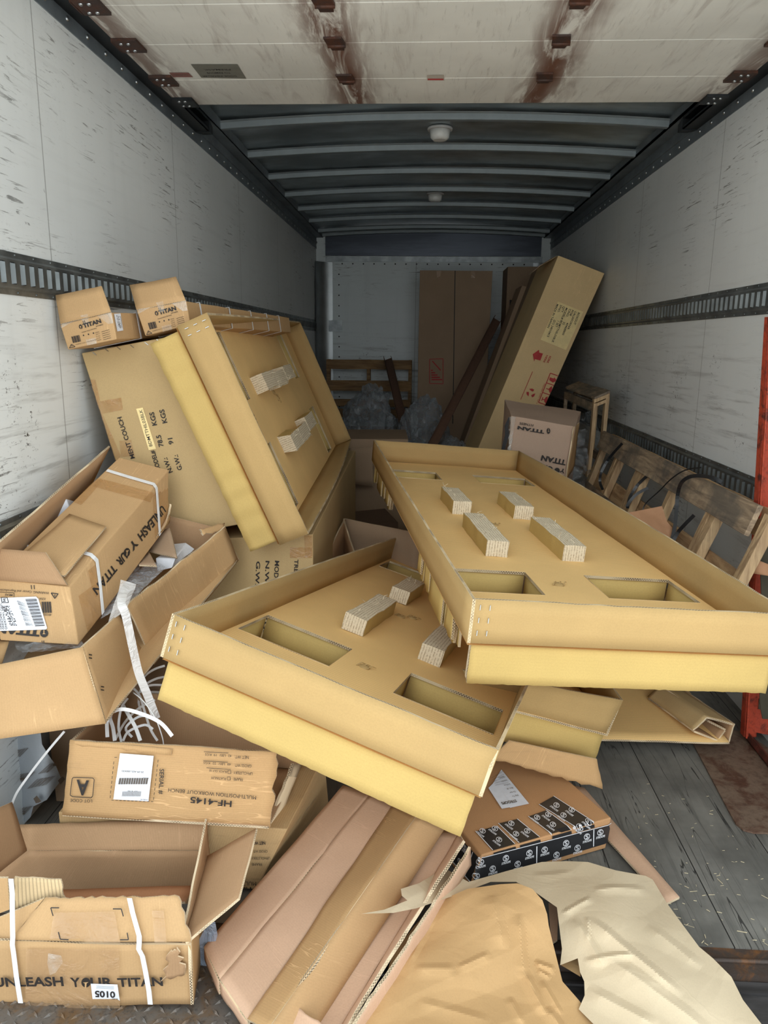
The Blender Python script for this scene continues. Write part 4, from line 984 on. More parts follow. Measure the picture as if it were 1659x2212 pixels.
sh(ub, 'torn_flap', [P(334, 1170, y=2.22), P(365, 1130, y=2.32), P(372, 1088, y=2.36), P(361, 1132, y=2.30)], seed=24, n=(8, 4), jag=(.004, .006, .004, .003), amp=.004)
# ---- grey printed sack against the wall
sack = paper('grey_sack_film', lin(150, 156, 162))
g = G(); out = [(-30, 1596), (40, 1590), (88, 1584), (91, 1608), (104, 1630), (120, 1652), (133, 1684), (118, 1704), (101, 1728), (72, 1742), (66, 1765), (42, 1790), (-30, 1800)]
def facets(p, seed, f0=5):
    r = random.Random(seed); h = 0
    for k_ in range(7):
        a = r.uniform(0, math.pi); f = f0*r.uniform(.6, 2.2); ph = r.uniform(0, 9)
        w = (p.x*math.cos(a)+p.y*math.sin(a))*f+ph+.35*noise.noise(V((p.x*4, p.y*4, k_+seed)))
        h += abs((w % 1)*2-1)*max(0, .35+noise.noise(V((p.x*3+k_*5, p.y*3, seed))))/f*5
    return h
def blob(g, out, yf, seed, step=6, amp=.01, freq=9, m=0, th=0, fac=0, f0=5):
    """sheet with an outline; yf(u,v) gives how far away each point lies"""
    import mathutils.geometry as mg
    us = [p[0] for p in out]; vs_ = [p[1] for p in out]
    pts = []; n_o = len(out)
    ol = []
    for i in range(n_o):
        a_, b_ = out[i], out[(i+1) % n_o]; L = math.hypot(a_[0]-b_[0], a_[1]-b_[1]); k_ = max(1, int(L/step))
        for j in range(k_): ol.append((a_[0]+(b_[0]-a_[0])*j/k_, a_[1]+(b_[1]-a_[1])*j/k_))
    pts = [V((x, y)) for x, y in ol]; ed = [(i, (i+1) % len(pts)) for i in range(len(pts))]
    def inside(x, y):
        c_ = False; j = len(out)-1
        for i in range(len(out)):
            if (out[i][1] > y) != (out[j][1] > y) and x < (out[j][0]-out[i][0])*(y-out[i][1])/(out[j][1]-out[i][1])+out[i][0]: c_ = not c_
            j = i
        return c_
    y = min(vs_)+step*.5; r = 0
    while y < max(vs_):
        x = min(us)+step*.5*(1+(r % 2))
        while x < max(us):
            if inside(x, y) and min((x-q[0])**2+(y-q[1])**2 for q in ol) > (step*.45)**2: pts.append(V((x, y)))
            x += step
        y += step*.87; r += 1
    vco, _, fc, *_r = mg.delaunay_2d_cdt(pts, ed, [], 1, 1e-4)
    so_ = V((seed*3.3, seed, 0)); bv = []
    for q in vco:
        p = yf(q.x, q.y); d_ = (p-EYE).normalized()
        bv.append(g.bm.verts.new(p + d_*(amp*(fbm(p*freq+so_))) - (d_*fac*facets(p, seed, f0) if fac else V((0, 0, 0)))))
    for f in fc:
        try: ff = g.bm.faces.new([bv[i] for i in f]); ff.smooth = not fac; ff.material_index = m
        except ValueError: pass
    return g
blob(g, out, lambda u, v: P(u, v, y=1.86+.04*math.sin(u*.05)), 3, 6, .012, 10)
o_ = g.obj('plastic_sack', sack); 
skp = plane(P(0, 1600, y=1.86), P(80, 1600, y=1.86), P(0, 1780, y=1.86))
tag(o_, 'grey printed plastic sack crumpled against the wall, left of the black gap', 'sack')
g = G()
for (x, y, n1) in ((5, 1640, 16), (25, 1690, 14), (62, 1700, 15), (32, 1762, 9), (85, 1668, 8)):
    for j in range(n1): g.pline(skp, (x+j*2.6, y-j*.6+3), (x+22+j*2.4, y-22-j*.4+3), .0007+.0004*(j % 3 == 0), 0, .003)
g.ppoly(skp, [(86, 1718), (92, 1712), (96, 1720), (90, 1727)], 0, .02); g.ppoly(skp, [(113, 1684), (122, 1674), (126, 1680), (117, 1690)], 0, .02)
g.obj('print', M['inkfade'], o_, drape=[o_])
band('white_strap', 'single white strap running down from the open carton over the grey sack', [P(139, 1580, y=1.74), P(115, 1608, y=1.73), P(85, 1645, y=1.73), P(55, 1685, y=1.73), P(36, 1713, y=1.73), P(26, 1736, y=1.74)], .006, M['strapw'], 'strap')
# ---- workout bench cartons, one on another
TLh, TRh, BLh, BRh = P(152, 1599, y=1.66), P(602, 1624, y=1.65), P(135, 1760, y=1.62), P(580, 1788, y=1.62)
hf = empty('bench_carton', (-.62, 1.75, BLh.z), 'worn carton with upside down print and a white serial label, on a stained one', 'carton')
OM = [M['old'], M['brown_in'], M['edge2']]
hff = sh(hf, 'front_wall', [BLh, BRh, TRh, TLh], m=OM, seed=61, n=(24, 12), amp=.0035, jag=(0, .006, .001, .001), th=.007, swap=True)
bk = V((.03, .27, .0))
sh(hf, 'side_wall', [TLh+bk, BLh+bk, BLh, TLh][::1], m=OM, seed=62)
sh(hf, 'bottom', [BLh+V((0, 0, .003)), BRh+V((0, 0, .003)), BRh+bk, BLh+bk], m=[M['brown_in']]*2+[M['edge2']], seed=63, amp=.001)
sh(hf, 'back_wall', [BRh+bk, BLh+bk, TLh+bk, TRh+bk], m=OM, seed=64)
sh(hf, 'rim', [TLh+V((0, -.004, -.012)), P(370, 1618, y=1.65)+V((0, -.004, -.012)), P(370, 1618, y=1.652), TLh+V((0, -.002, .002))], m=OM, seed=65, n=(16, 2), jag=(.004, .004, .001, .003), th=.004)
for i, (a_, b_, c_, d_) in enumerate((((575, 1787), (593, 1787), (652, 1652), (636, 1650)), ((604, 1790), (618, 1786), (640, 1700), (628, 1690)), ((620, 1784), (628, 1780), (656, 1706), (646, 1702)))):
    sh(hf, 'torn_flap', [P(*a_, y=1.66+i*.05), P(*b_, y=1.70+i*.05), P(*c_, y=1.84+i*.03), P(*d_, y=1.80+i*.03)], m=[M['edge2'], M['oldd'], M['edge2']], seed=66+i, n=(3, 10), amp=.003, jag=(.002, .003, .003, .003), th=.007)
ph = plane(BLh, BRh, TLh)
def zh(x, y): return (x/2.44, y/2.44+1500)
g = G(); of = .006
T = lambda s, a, b, c_, bo=.0: g.ptext(s, ph, zh(*a), zh(*b), zh(*c_), bo, 0, of)
T('HF-4145', (1225, 557), (1008, 535), (1225, 588), .02); T('MULTI-POSITION WORKOUT BENCH', (1353, 530), (892, 490), (1353, 549), .0)
T('FRAME:', (1282, 436), (1232, 433), (1282, 452)); T('PLATINUM', (1195, 434), (1118, 428), (1195, 447)); T('UPHOLSTERY:', (1334, 405), (1232, 398), (1334, 420)); T('BLACK OLY 18', (1200, 398), (1108, 390), (1200, 410))
T('GROSS WT:', (1328, 365), (1240, 360), (1328, 380)); T('48  LBS/  22  KGS', (1222, 358), (1076, 350), (1222, 370)); T('NET WT:', (1313, 320), (1240, 316), (1313, 336)); T('42  LBS/  19  KGS', (1225, 314), (1085, 306), (1225, 326))
T('LOT CODE', (492, 550), (376, 546), (492, 566), .0); T('A', (475, 452), (410, 448), (475, 528), .03); T('SERIAL #', (846, 388), (840, 520), (870, 388), .01)
for r1 in (((1092, 382), (1220, 390)), ((1075, 345), (1205, 352)), ((1078, 298), (1208, 304))): g.pline(ph, zh(*r1[0]), zh(*r1[1]), .0012, off=of)
for q in ((1202, 430), (1205, 396)):
    for a_, b_ in (((0, 0), (16, 0)), ((16, 0), (16, 16)), ((16, 16), (0, 16)), ((0, 16), (0, 0))): g.pline(ph, zh(q[0]+a_[0], q[1]+a_[1]), zh(q[0]+b_[0], q[1]+b_[1]), .001, off=of)
for a_, b_ in (((392, 433), (494, 436)), ((502, 444), (494, 530)), ((486, 540), (388, 534)), ((376, 526), (386, 440)), ((494, 436), (502, 444)), ((494, 530), (486, 540)), ((388, 534), (376, 526)), ((386, 440), (392, 433))): g.pline(ph, zh(*a_), zh(*b_), .0018, off=of)
def dash(a_, b_, n_d):
    for i in range(n_d): g.pline(ph, zh(a_[0]+(b_[0]-a_[0])*i/n_d, a_[1]+(b_[1]-a_[1])*i/n_d), zh(a_[0]+(b_[0]-a_[0])*(i+.6)/n_d, a_[1]+(b_[1]-a_[1])*(i+.6)/n_d), .0013, off=of)
dash((838, 340), (812, 560), 9); dash((812, 560), (584, 552), 11); dash((605, 350), (584, 552), 8); dash((608, 328), (630, 328), 1)
g.obj('lettering', M['ink'], hf, drape=[hff])
g = G(); g.ppoly(ph, [zh(638, 305), zh(816, 318), zh(788, 556), zh(604, 546)], 0, .008)
for j in range(36):
    a_ = 630+j*4.3
    g.pline(ph, zh(a_+6, 434), zh(a_, 466), .0007+.0007*((j*5) % 3), 1, .009)
    if j < 25: g.pline(ph, zh(654+j*4, 503), zh(650+j*4, 530), .0007+.0006*((j*3) % 3), 1, .009)
g.ptext('20-09-A05-000430', ph, zh(765, 400), zh(648, 393), zh(765, 410), .0, 1, .009); g.ptext('SERIAL #', ph, zh(790, 432), zh(760, 430), zh(790, 438), .0, 1, .009); g.ptext('MODEL NO.', ph, zh(785, 545), zh(745, 543), zh(785, 551), 0, 1, .009); g.ptext('HF 4145', ph, zh(730, 500), zh(680, 498), zh(730, 506), 0, 1, .009)
g.obj('serial_label', [M['white'], M['inkfade']], hf, drape=[hff])
# lower carton, stained
z0 = .012; tz = BLh.z-.012
lw = [V((-.90, 1.645, z0)), V((-.305, 1.655, z0)), V((-.90, 1.96, z0)), V((-.25, 1.96, z0)), V((-.90, 1.645, tz)), V((-.318, 1.655, tz)), V((-.90, 1.96, tz)), V((-.265, 1.96, tz))]
lw[1] = P(556, 1962, y=1.65); lw[5] = P(622, 1792, y=1.66); lw[1].z = z0
hl = carton('bench_carton', 'stained worn carton at the bottom, under the one with the white serial label', 'carton', lw, M['oldd'], 71, .004)
plw = plane(lw[0], lw[1], lw[5])
g = G(); of = .005; T2 = lambda s, a, b, c_, bo=.0: g.ptext(s, plw, zh(*a), zh(*b), zh(*c_), bo, 0, of)
T2('GROSS WT:', (1412, 815), (1335, 815), (1412, 828)); T2('UPHOLSTERY:', (1425, 851), (1325, 851), (1425, 865)); T2('FRAME:', (1382, 883), (1325, 883), (1382, 897)); T2('MULTI-POSITION', (1352, 982), (1130, 978), (1352, 1002)); T2('HF-4145', (1325, 1010), (1180, 1010), (1325, 1040), .02); T2('NET WT:', (1400, 770), (1330, 770), (1400, 786), .03)
g.obj('lettering', M['ink'], hl, drape=[hl.children[0]])
# straps spilling from the upper carton
S = [[(232, 1592, 1.70), (231, 1560, 1.74), (236, 1543, 1.74), (262, 1532, 1.72), (300, 1540, 1.70), (345, 1560, 1.68), (372, 1590, 1.66)],
     [(248, 1600, 1.70), (244, 1572, 1.74), (238, 1553, 1.76), (239, 1545, 1.77)], [(258, 1510, 1.84), (275, 1540, 1.78), (292, 1570, 1.74), (303, 1600, 1.70)],
     [(262, 1602, 1.72), (256, 1570, 1.76), (262, 1530, 1.80), (276, 1508, 1.84)], [(280, 1480, 1.90), (300, 1500, 1.88), (312, 1535, 1.84), (325, 1575, 1.80), (340, 1600, 1.78)],
     [(300, 1478, 1.92), (315, 1458, 1.95), (335, 1445, 1.98), (356, 1438, 2.0)], [(303, 1492, 1.92), (318, 1476, 1.94), (338, 1466, 1.97), (356, 1462, 2.0)],
     [(300, 1512, 1.92), (306, 1488, 1.93), (328, 1480, 1.95), (356, 1480, 1.98)], [(305, 1538, 1.90), (300, 1512, 1.92), (318, 1496, 1.94), (354, 1496, 1.97)],
     [(285, 1592, 1.74), (272, 1572, 1.78), (300, 1548, 1.80), (330, 1548, 1.80)], [(266, 1600, 1.72), (278, 1580, 1.76), (312, 1566, 1.78), (330, 1575, 1.76)], [(250, 1596, 1.71), (270, 1560, 1.80), (300, 1530, 1.86), (335, 1512, 1.9)]]
for i, s_ in enumerate(S):
    band('white_strap', 'cut white packing strap in the tangle above the worn bench carton', [P(u, v, y=y) for u, v, y in s_], .009 if i < 3 else .0062, M['strapw'], 'strap', .001, 'white straps tangled above the bench carton')
g = G(); g.tube(smooth([P(288, 1496, y=1.80), P(310, 1515, y=1.76), P(335, 1550, y=1.74), P(350, 1590, y=1.73), P(354, 1612, y=1.72)], 6), .0016, 6); o_ = g.obj('wire', M['strapw']); tag(o_, 'thin white wire arching in front of the tangled straps', 'wire')
# carton behind with web address
c_ = [P(322, 1640, y=2.05), P(400, 1640, y=2.04), P(290, 1560, y=2.35), P(420, 1540, y=2.35), P(320, 1575, y=2.08), P(398, 1600, y=2.06), P(312, 1530, y=2.3), P(412, 1545, y=2.3)]
carton('brown_carton', 'plain brown carton corner behind the tangled white straps', 'carton', hx((-.62, 1.98, .22), (.17, .06, -.02), (-.06, .20, .0), (.02, -.03, .17)), M['brown_in'], 33, .003)
fq = [P(372, 1640, y=1.98), P(620, 1680, y=1.98), P(560, 1560, y=2.15), P(408, 1530, y=2.15)]
ft_ = carton('brown_carton', 'brown carton printed with a web address, half hidden under the tilted tray', 'carton', [fq[0]-V((0, 0, .1)), fq[1]-V((0, 0, .1)), fq[3]-V((0, 0, .14)), fq[2]-V((0, 0, .14)), fq[0], fq[1], fq[3], fq[2]], M['brown'], 34, .003)
pf = plane(fq[0], fq[1], fq[3])
def zf(x, y): return (x/4.608+280, y/4.608+1440)
g = G(); g.ptext('titan.fitness', pf, zf(1010, 640), zf(1310, 850), zf(1030, 620), .03, 0, .006)
for q in ((966, 695), (1058, 770)): g.face([hit(pf, zf(*q)[0]+4.2*math.cos(j*.63), zf(*q)[1]+4.2*math.sin(j*.63), .006) for j in range(10)])
for j in range(8): g.pline(pf, zf(745+j*10, 712+j*5), zf(700+j*10, 760+j*5), .001, off=.006)
g.ptext('401370', pf, zf(785, 700), zf(840, 740), zf(790, 690), 0, 0, .006); g.obj('lettering', M['inkfade'], ft_, drape=[ft_.children[0]])
g = G(); g.ribbon([hit(pf, *zf(607, 490), .004), hit(pf, *zf(545, 555), .006), hit(pf, *zf(505, 610), .004)], .008); g.obj('strap', M['strapw'], ft_)
# ---- near left open carton
def zb(x, y): return (x/4.321, y/4.321+1700)
yF = 1.295
BL_, BR_ = P(-60, 2178, y=yF), P(416, 2170, y=yF+.005); FL_, FR_ = P(-60, 2030, y=yF+.004), P(412, 2041, y=yF+.01)
zt_ = .155; bL, bR = P(56, 1838, z=zt_), P(447, 1837, z=zt_)
fbx = empty('open_carton', (-.65, 1.3, BL_.z), 'open carton nearest the camera at the left, large slogan and 0105 sticker on its front', 'carton')
BM = [M['old'], M['brown_in'], M['edge2']]
BIN = [M['brown_in'], M['brown'], M['edge2']]
fbf = sh(fbx, 'front_wall', [BL_, BR_, FR_, FL_], m=[M['brown'], M['brown_in'], M['edge2']], seed=81, n=(26, 8), amp=.0035)
bLd, bRd = V((bL.x, bL.y, BL_.z)), V((bR.x, bR.y, BL_.z))
sh(fbx, 'back_wall', [bLd+V((-.2, 0, 0)), bRd, bR, bL+V((-.001, 0, 0))], m=BIN, seed=82, n=(18, 8), amp=.0035)
sh(fbx, 'bottom', [BL_+V((0, .006, .004)), BR_+V((-.006, .006, .004)), bRd+V((0, 0, .004)), bLd+V((-.3, 0, .004))], m=BIN, seed=83, amp=.001)
sh(fbx, 'end_wall', [BR_+V((.001, 0, 0)), bRd, bR, FR_], m=BM, seed=84, n=(8, 6))
# flaps
sh(fbx, 'flap', [bL+V((.004, 0, .001)), bR+V((0, 0, .001)), P(449, 1768, y=bR.y+.05), P(18, 1782, y=bL.y+.05)], m=BIN, seed=85, n=(26, 5), amp=.003, jag=(0, .002, .002, .005), th=.007)
sh(fbx, 'flap', [P(414, 2041, y=yF+.02), bR+V((.003, -.004, 0)), P(448, 1765, y=bR.y+.02), P(405, 2024, y=yF+.05)], m=[M['brown'], M['brown_in'], M['edge2']], seed=86, n=(12, 4), amp=.003, th=.005) if False else None
sh(fbx, 'flap', [P(402, 2038, y=yF+.012), P(515, 1940, y=yF+.10), P(553, 1788, y=yF+.26), P(440, 1850, y=bR.y-.03)], m=[M['brown_in'], M['brown'], M['edge2']], seed=87, n=(10, 10), amp=.003, th=.006)
sh(fbx, 'flap', [P(395, 2030, y=yF+.03), P(404, 2040, y=yF+.02), P(455, 1855, y=bR.y-.005), P(449, 1768, y=bR.y+.01)], m=[M['brown_in'], M['brown_in'], M['edge2']], seed=88, n=(3, 12), amp=.003, th=.005)
sh(fbx, 'flap', [P(-60, 1930, y=yF+.07), P(57, 1838, y=bL.y-.01), P(24, 1733, y=bL.y+.03), P(-60, 1770, y=yF+.16)], m=BIN, seed=89, n=(8, 8), amp=.003)
sh(fbx, 'inner_flap', [P(-40, 1958, y=yF+.14), P(400, 1948, y=yF+.16), P(420, 1912, y=yF+.22), P(-20, 1925, y=yF+.2)], m=[card('reddish_board', lin(166, 118, 84)), M['brown_in'], M['edge2']], seed=90, n=(16, 3), amp=.002, th=.005)
# front flap: torn, standing; left a torn-open fluted bit
t0, t1 = P(22, 2030, y=yF+.004), P(410, 2036, y=yF+.006)
fbl = sh(fbx, 'flap', [t0, t1, P(384, 1936, y=yF+.045), P(96, 1940, y=yF+.045)], m=[M['brown'], M['brown_in'], M['edge2']], seed=91, n=(26, 8), amp=.004, jag=(0, .003, .003, .002), th=.006)
g = G(); g.prism([P(*q) if False else P(q[0], q[1], y=yF+.012+q[2]) for q in [(-60, 2040, 0), (22, 2032, 0), (95, 1941, .035), (0, 1982, .03), (-60, 2005, .02)]], (0, .005, 0)); g.obj('torn_flap', [M['brown'], M['brown_in'], M['edge2']], fbx)
g = G(); g.prism([P(q[0], q[1], y=yF+.05) for q in [(-60, 1897), (16, 1897), (20, 1965), (-60, 1995)]], (0, .005, 0)); g.obj('torn_flap', [M['brown'], M['brown_in'], M['edge2']], fbx)
sh(fbx, 'torn_patch', [P(30, 1965, y=yF+.058), P(140, 1950, y=yF+.058), P(132, 1900, y=yF+.068), P(28, 1896, y=yF+.068)], m=[M['corr'], M['brown_in'], M['edge2']], seed=93, n=(14, 6), amp=.002, jag=(.003, .003, .001, .003), th=.004)
pF = plane(BL_, BR_, FR_); pG = plane(t0, t1, P(384, 1936, y=yF+.045))
g = G(); of = .0075
def zc(x, y): return (x/2.44, y/2.44+1500)
g.ptext('UNLEASH', pF, (-9, 2125), (142, 2123), (-9, 2106), .03, 0, of); g.ptext('Y', pF, (157, 2125), (178, 2125), (157, 2106), .03, 0, of); g.ptext('UR', pF, (200, 2124), (247, 2124), (200, 2106), .03, 0, of); g.ptext('TITAN', pF, (258, 2125), (355, 2123), (258, 2107), .03, 0, of)
g.face([hit(pF, 189+10*math.cos(j*.4488), 2116+10.5*math.sin(j*.4488), of) for j in range(14)])
g.face([hit(pF, 189+a, 2117+b, of+.001) for a, b in ((-6, -2), (6, -3), (2, 0), (1, 10), (-2, 10), (-2, 0))], m=1)
g.obj('lettering', [M['ink'], M['brown']], fbx, drape=[fbf])
g = G(); of2 = .008
for a, b in (((114, 1960), (132, 1960)), ((114, 1960), (119, 1977)), ((247, 1962), (265, 1962)), ((265, 1962), (269, 1978)), ((130, 2011), (134, 2027)), ((134, 2027), (152, 2028)), ((277, 2013), (280, 2028)), ((280, 2028), (262, 2028))): g.pline(pG, a, b, .0022, off=of2)
g.obj('print_marks', M['ink'], fbx, drape=[fbl])
g = G(); g.face([hit(pF, *q, .009) for q in [(200, 2117), (257, 2119), (262, 2154), (256, 2150), (204, 2150)]])
g.ptext('0105', pF, (252, 2134), (209, 2132), (252, 2147), .03, 1, .010); g.ptext('SCAN', pF, (258, 2148), (246, 2148), (258, 2151), 0, 1, .010)
for j in range(3): g.pline(pF, (212, 2121+j*2.5), (250, 2123+j*2.5), .0004, 1, .010)
g.obj('number_label', [M['white'], M['ink']], fbx, drape=[fbf])
def strap2(ptsF): 
    g = G(); g.ribbon([hit(p_, u, v, o_) for p_, u, v, o_ in ptsF], .0105, V((1, 0, .02)), .0013); g.obj('strap', M['strapw'], fbx)
strap2([(pG, 280, 1940, .008), (pG, 287, 1972, .008), (pG, 301, 2022, .009), (pG, 301, 2035, .010), (pF, 300, 2050, .012), (pF, 308, 2065, .010), (pF, 315, 2100, .009), (pF, 322, 2140, .009), (pF, 325, 2169, .009)])
strap2([(pG, 24, 1898, .035), (pG, 27, 1930, .026), (pG, 27, 1960, .02), (pG, 28, 2025, .010), (pF, 27, 2040, .010), (pF, 30, 2060, .009), (pF, 36, 2110, .009), (pF, 45, 2166, .009)])
g = G(); g.face([hit(pF, *q, .0072) for q in [(60, 2045), (260, 2044), (262, 2172), (58, 2172)]]); g.face([hit(pG, *q, .0072) for q in [(120, 1970), (250, 1968), (262, 2034), (110, 2034)]]); g.face([hit(pG, *q, .0072) for q in [(330, 1965), (356, 1965), (362, 2034), (336, 2034)]])
g.obj('tape', clear_film('thin_clear_tape', lin(196, 160, 120), .30, .18, 10), fbx, drape=[fbf, fbl])
g = G(); g.face([hit(pF, *q, .0078) for q in [(108, 2053), (136, 2058), (140, 2072), (124, 2095), (112, 2100), (106, 2075)]]); g.obj('tape', M['tape'], fbx, drape=[fbf])
sh(fbx, 'torn_hole', [P(352, 2118, y=yF-.001), P(398, 2112, y=yF-.002), P(384, 2052, y=yF-.006), P(366, 2058, y=yF-.004)], m=[M['brown_in'], M['brown'], M['edge2']], seed=95, n=(6, 8), amp=.007, jag=(.006, .006, .006, .006), th=.003)
# printed grey film behind it
g = G(); blob(g, [(425, 2040), (450, 1990), (465, 1992), (470, 2020), (445, 2110), (428, 2110)], lambda u, v: P(u, v, y=1.42), 8, 8, .004); o_ = g.obj('plastic_sack', clear_film('bluish_film', lin(150, 165, 185), .7, .2)); tag(o_, 'sliver of bluish printed film behind the near carton, beside the pinkish folded carton', 'sack')
# ---- pinkish folded-out carton at the bottom centre
pk = empty('folded_carton', (-.3, 1.5, .0), 'long pinkish carton lying open and folded out at the bottom centre', 'carton')
PM = [M['pink'], M['brown'], M['edge2']]
def PP(u, v, z): return P(u, v, z=z)
A0, A1, A2, A3 = PP(440, 2045, .06), PP(535, 2205, .035), PP(850, 1738, .15), PP(741, 1697, .15)
mid0 = PP(475, 2115, .055); mid1 = PP(800, 1716, .155)
sh(pk, 'panel', [A0, mid0, mid1, A3], m=PM, seed=101, n=(8, 26), amp=.0025, swap=True)
sh(pk, 'panel', [mid0, A1, A2, mid1], m=PM, seed=102, n=(8, 26), amp=.0025, swap=True)
sh(pk, 'panel_edge', [A0-V((0, 0, .035)), mid0-V((0, 0, .04)), mid0-V((0, 0, .004)), A0-V((0, 0, .004))], m=[M['pink']]*2+[M['edge2']], seed=103, n=(6, 3), jag=(.004, 0, 0, 0))
sh(pk, 'panel_edge', [mid0-V((0, 0, .04)), A1-V((0, 0, .03)), A1-V((0, 0, .004)), mid0-V((0, 0, .004))], m=[M['pink']]*2+[M['edge2']], seed=104, n=(8, 3), jag=(.004, 0, 0, 0))
# tan fold: strip rising to a ridge and dropping on the far side
R0, R1 = PP(578, 2225, .075), PP(900, 1762, .195)
sh(pk, 'fold', [A1+V((0, 0, .003)), R0, R1, A2+V((0, 0, .003))], m=[M['old'], M['brown'], M['edge2']], seed=105, n=(6, 30), amp=.002, swap=True)
D0, D1 = R0+V((.075, .03, -.055)), R1+V((.075, .03, -.055))
sh(pk, 'fold', [R0, D0, D1, R1], m=[card('tan_fold', lin(184, 148, 106)), M['brown'], M['edge2']], seed=106, n=(5, 30), amp=.0015, swap=True)
# channel with its walls
E0, E1 = PP(612, 2200, .05), PP(928, 1782, .15); F0, F1 = PP(665, 2215, .02), PP(948, 1800, .12)
sh(pk, 'panel', [E0, F0, F1, E1], m=PM, seed=107, n=(5, 26), amp=.0015, swap=True, th=.007)
H0, H1 = PP(722, 2240, .03), PP(992, 1800, .13)
sh(pk, 'panel', [F0+V((.004, 0, .004)), H0, H1, F1+V((.004, 0, .004))], m=PM, seed=108, n=(6, 26), amp=.002, swap=True)
K0, K1 = PP(733, 2238, .07), PP(1000, 1815, .165)
sh(pk, 'side_wall', [H0, K0, K1, H1], m=PM, seed=109, n=(4, 30), amp=.003, swap=True, th=.007, jag=(0, .003, 0, 0))
L0, L1 = PP(742, 2240, .075), PP(1012, 1830, .15)
sh(pk, 'side_wall', [L0+V((.004, 0, -.05)), L0, L1, L1+V((.004, 0, -.05))], m=[M['brown_in'], M['pink'], M['edge2']], seed=110, n=(4, 30), amp=.003, swap=True, th=.007, jag=(0, .003, 0, 0))
sh(pk, 'end_tab', [PP(618, 2235, .05), PP(700, 2245, .05), PP(696, 2212, .065), PP(626, 2162, .07)], m=PM, seed=111, n=(8, 6), amp=.003, jag=(.002, .003, .003, .003))
sh(pk, 'end_tab', [PP(624, 2190, .05), PP(640, 2178, .05), PP(636, 2150, .075), PP(625, 2160, .075)], m=PM, seed=112, n=(3, 4), amp=.002, jag=(0, .002, .003, .002))
# ---- black-taped carton
b00, b10 = PP(1014, 1920, .002), PP(1308, 1833, .004)
a_ = (b10-b00); ln_ = a_.length; ax_ = a_/ln_
sv_ = (PP(1223, 1681, .10)-PP(1321, 1767, .10)).normalized(); hh = .098
sv_.z = 0; dep = .37
t00 = P(1040, 1847, y=b00.y+.02); t10 = P(1321, 1767, y=b10.y-.01)
cs = [b00, b10, b00+sv_*dep, b10+sv_*dep, t00, t10, t00+sv_*dep+V((0, 0, .0)), t10+sv_*dep]
st = carton('shipping_carton', 'flat brown carton with black printed tape along its near side, paper slip on top', 'carton', cs, card('fresh_brown_carton', lin(186, 142, 100), .006, .03, .2), 121, .002)
psf = plane(b00, b10, t10); pst = plane(t00, t10, cs[6]); psl = plane(b00, t00, cs[2])
def z9(x, y): return (x/3.95+940, y/3.95+1700)
S_ = plain('swirl_white', (.8, .8, .82), .35)
def mark(g, pl, u, v, ud, vd, s, name=True, off=.004, m=1):
    """round mark with an S, name below; ud/vd unit directions in pixels"""
    R_ = 11*s
    def q(a, b): return hit(pl, u+ud[0]*a*s+vd[0]*b*s, v+ud[1]*a*s+vd[1]*b*s, off)
    n1 = 16; ring = [(R_/s*math.cos(j*2*math.pi/n1), R_/s*math.sin(j*2*math.pi/n1)) for j in range(n1)]
    for j in range(n1):
        a, b = ring[j], ring[(j+1) % n1]; g.face([q(*a), q(*b), q(b[0]*.82, b[1]*.82), q(a[0]*.82, a[1]*.82)], m=m)
    pts = [(4.5, -4.5), (0, -6.5), (-4.5, -4), (-2, -.8), (2.5, 1), (4.5, 4), (0, 6.5), (-4.5, 4.5)]
    for a, b in zip(pts, pts[1:]):
        dx, dy = b[0]-a[0], b[1]-a[1]; L = math.hypot(dx, dy); nx_, ny_ = -dy/L*1.3, dx/L*1.3
        g.face([q(a[0]-nx_, a[1]-ny_), q(b[0]-nx_, b[1]-ny_), q(b[0]+nx_, b[1]+ny_), q(a[0]+nx_, a[1]+ny_)], m=m)
    if name:
        o1 = q(-16, 20); o2 = q(16, 20); top = q(-16, 13); xd = (o2-o1).normalized()
        g.text('STROOPS', o1, xd, pl[1] if pl[1].cross(xd).dot(top-o1) > 0 else -pl[1], (o2-o1).length, abs((top-o1).dot(pl[1].cross(xd))), .03, m)
def rim(g, pl, q, w=.0022, m=1, off=.0035):
    for a, b in zip(q, q[1:]): g.pline(pl, a, b, w, m, off)
g = G()
fr = [z9(375, 608), z9(1503, 315), z9(1480, 470), z9(318, 820)]
g.face([hit(psf, *q, .0025) for q in fr]); rim(g, psf, [z9(375, 604), z9(1503, 311)]); rim(g, psf, [z9(318, 818), z9(640, 735), z9(850, 655)], .003); rim(g, psf, [z9(862, 500), z9(860, 660)], .003); rim(g, psf, [z9(1348, 358), z9(1345, 500)], .003)
ud = (.966, -.258); vd = (.05, 1)
for (x, y) in ((597, 600), (797, 556), (484, 690), (697, 650), (927, 528), (1028, 572), (1110, 472), (1207, 512), (1288, 416), (1402, 380)): mark(g, psf, *z9(x, y), ud, vd, .62)
mark(g, psf, *z9(385, 635), ud, vd, .62); mark(g, psf, *z9(350, 755), ud, vd, .6)
g.obj('printed_tape', [M['btapeS'], S_], st, drape=[st.children[0]])
g = G()
g.face([hit(psl, *z9(*q), .0025) for q in [(235, 455), (375, 600), (310, 812), (145, 622)]]); rim(g, psl, [z9(145, 624), z9(312, 816)], .003); rim(g, psl, [z9(330, 555), z9(265, 755)], .003)
for (x, y) in ((262, 520), (222, 640)): mark(g, psl, *z9(x, y), (.74, .67), (.0, 1), .62)
g.obj('printed_tape', [M['btapeS'], S_], st, drape=[st.children[0]])
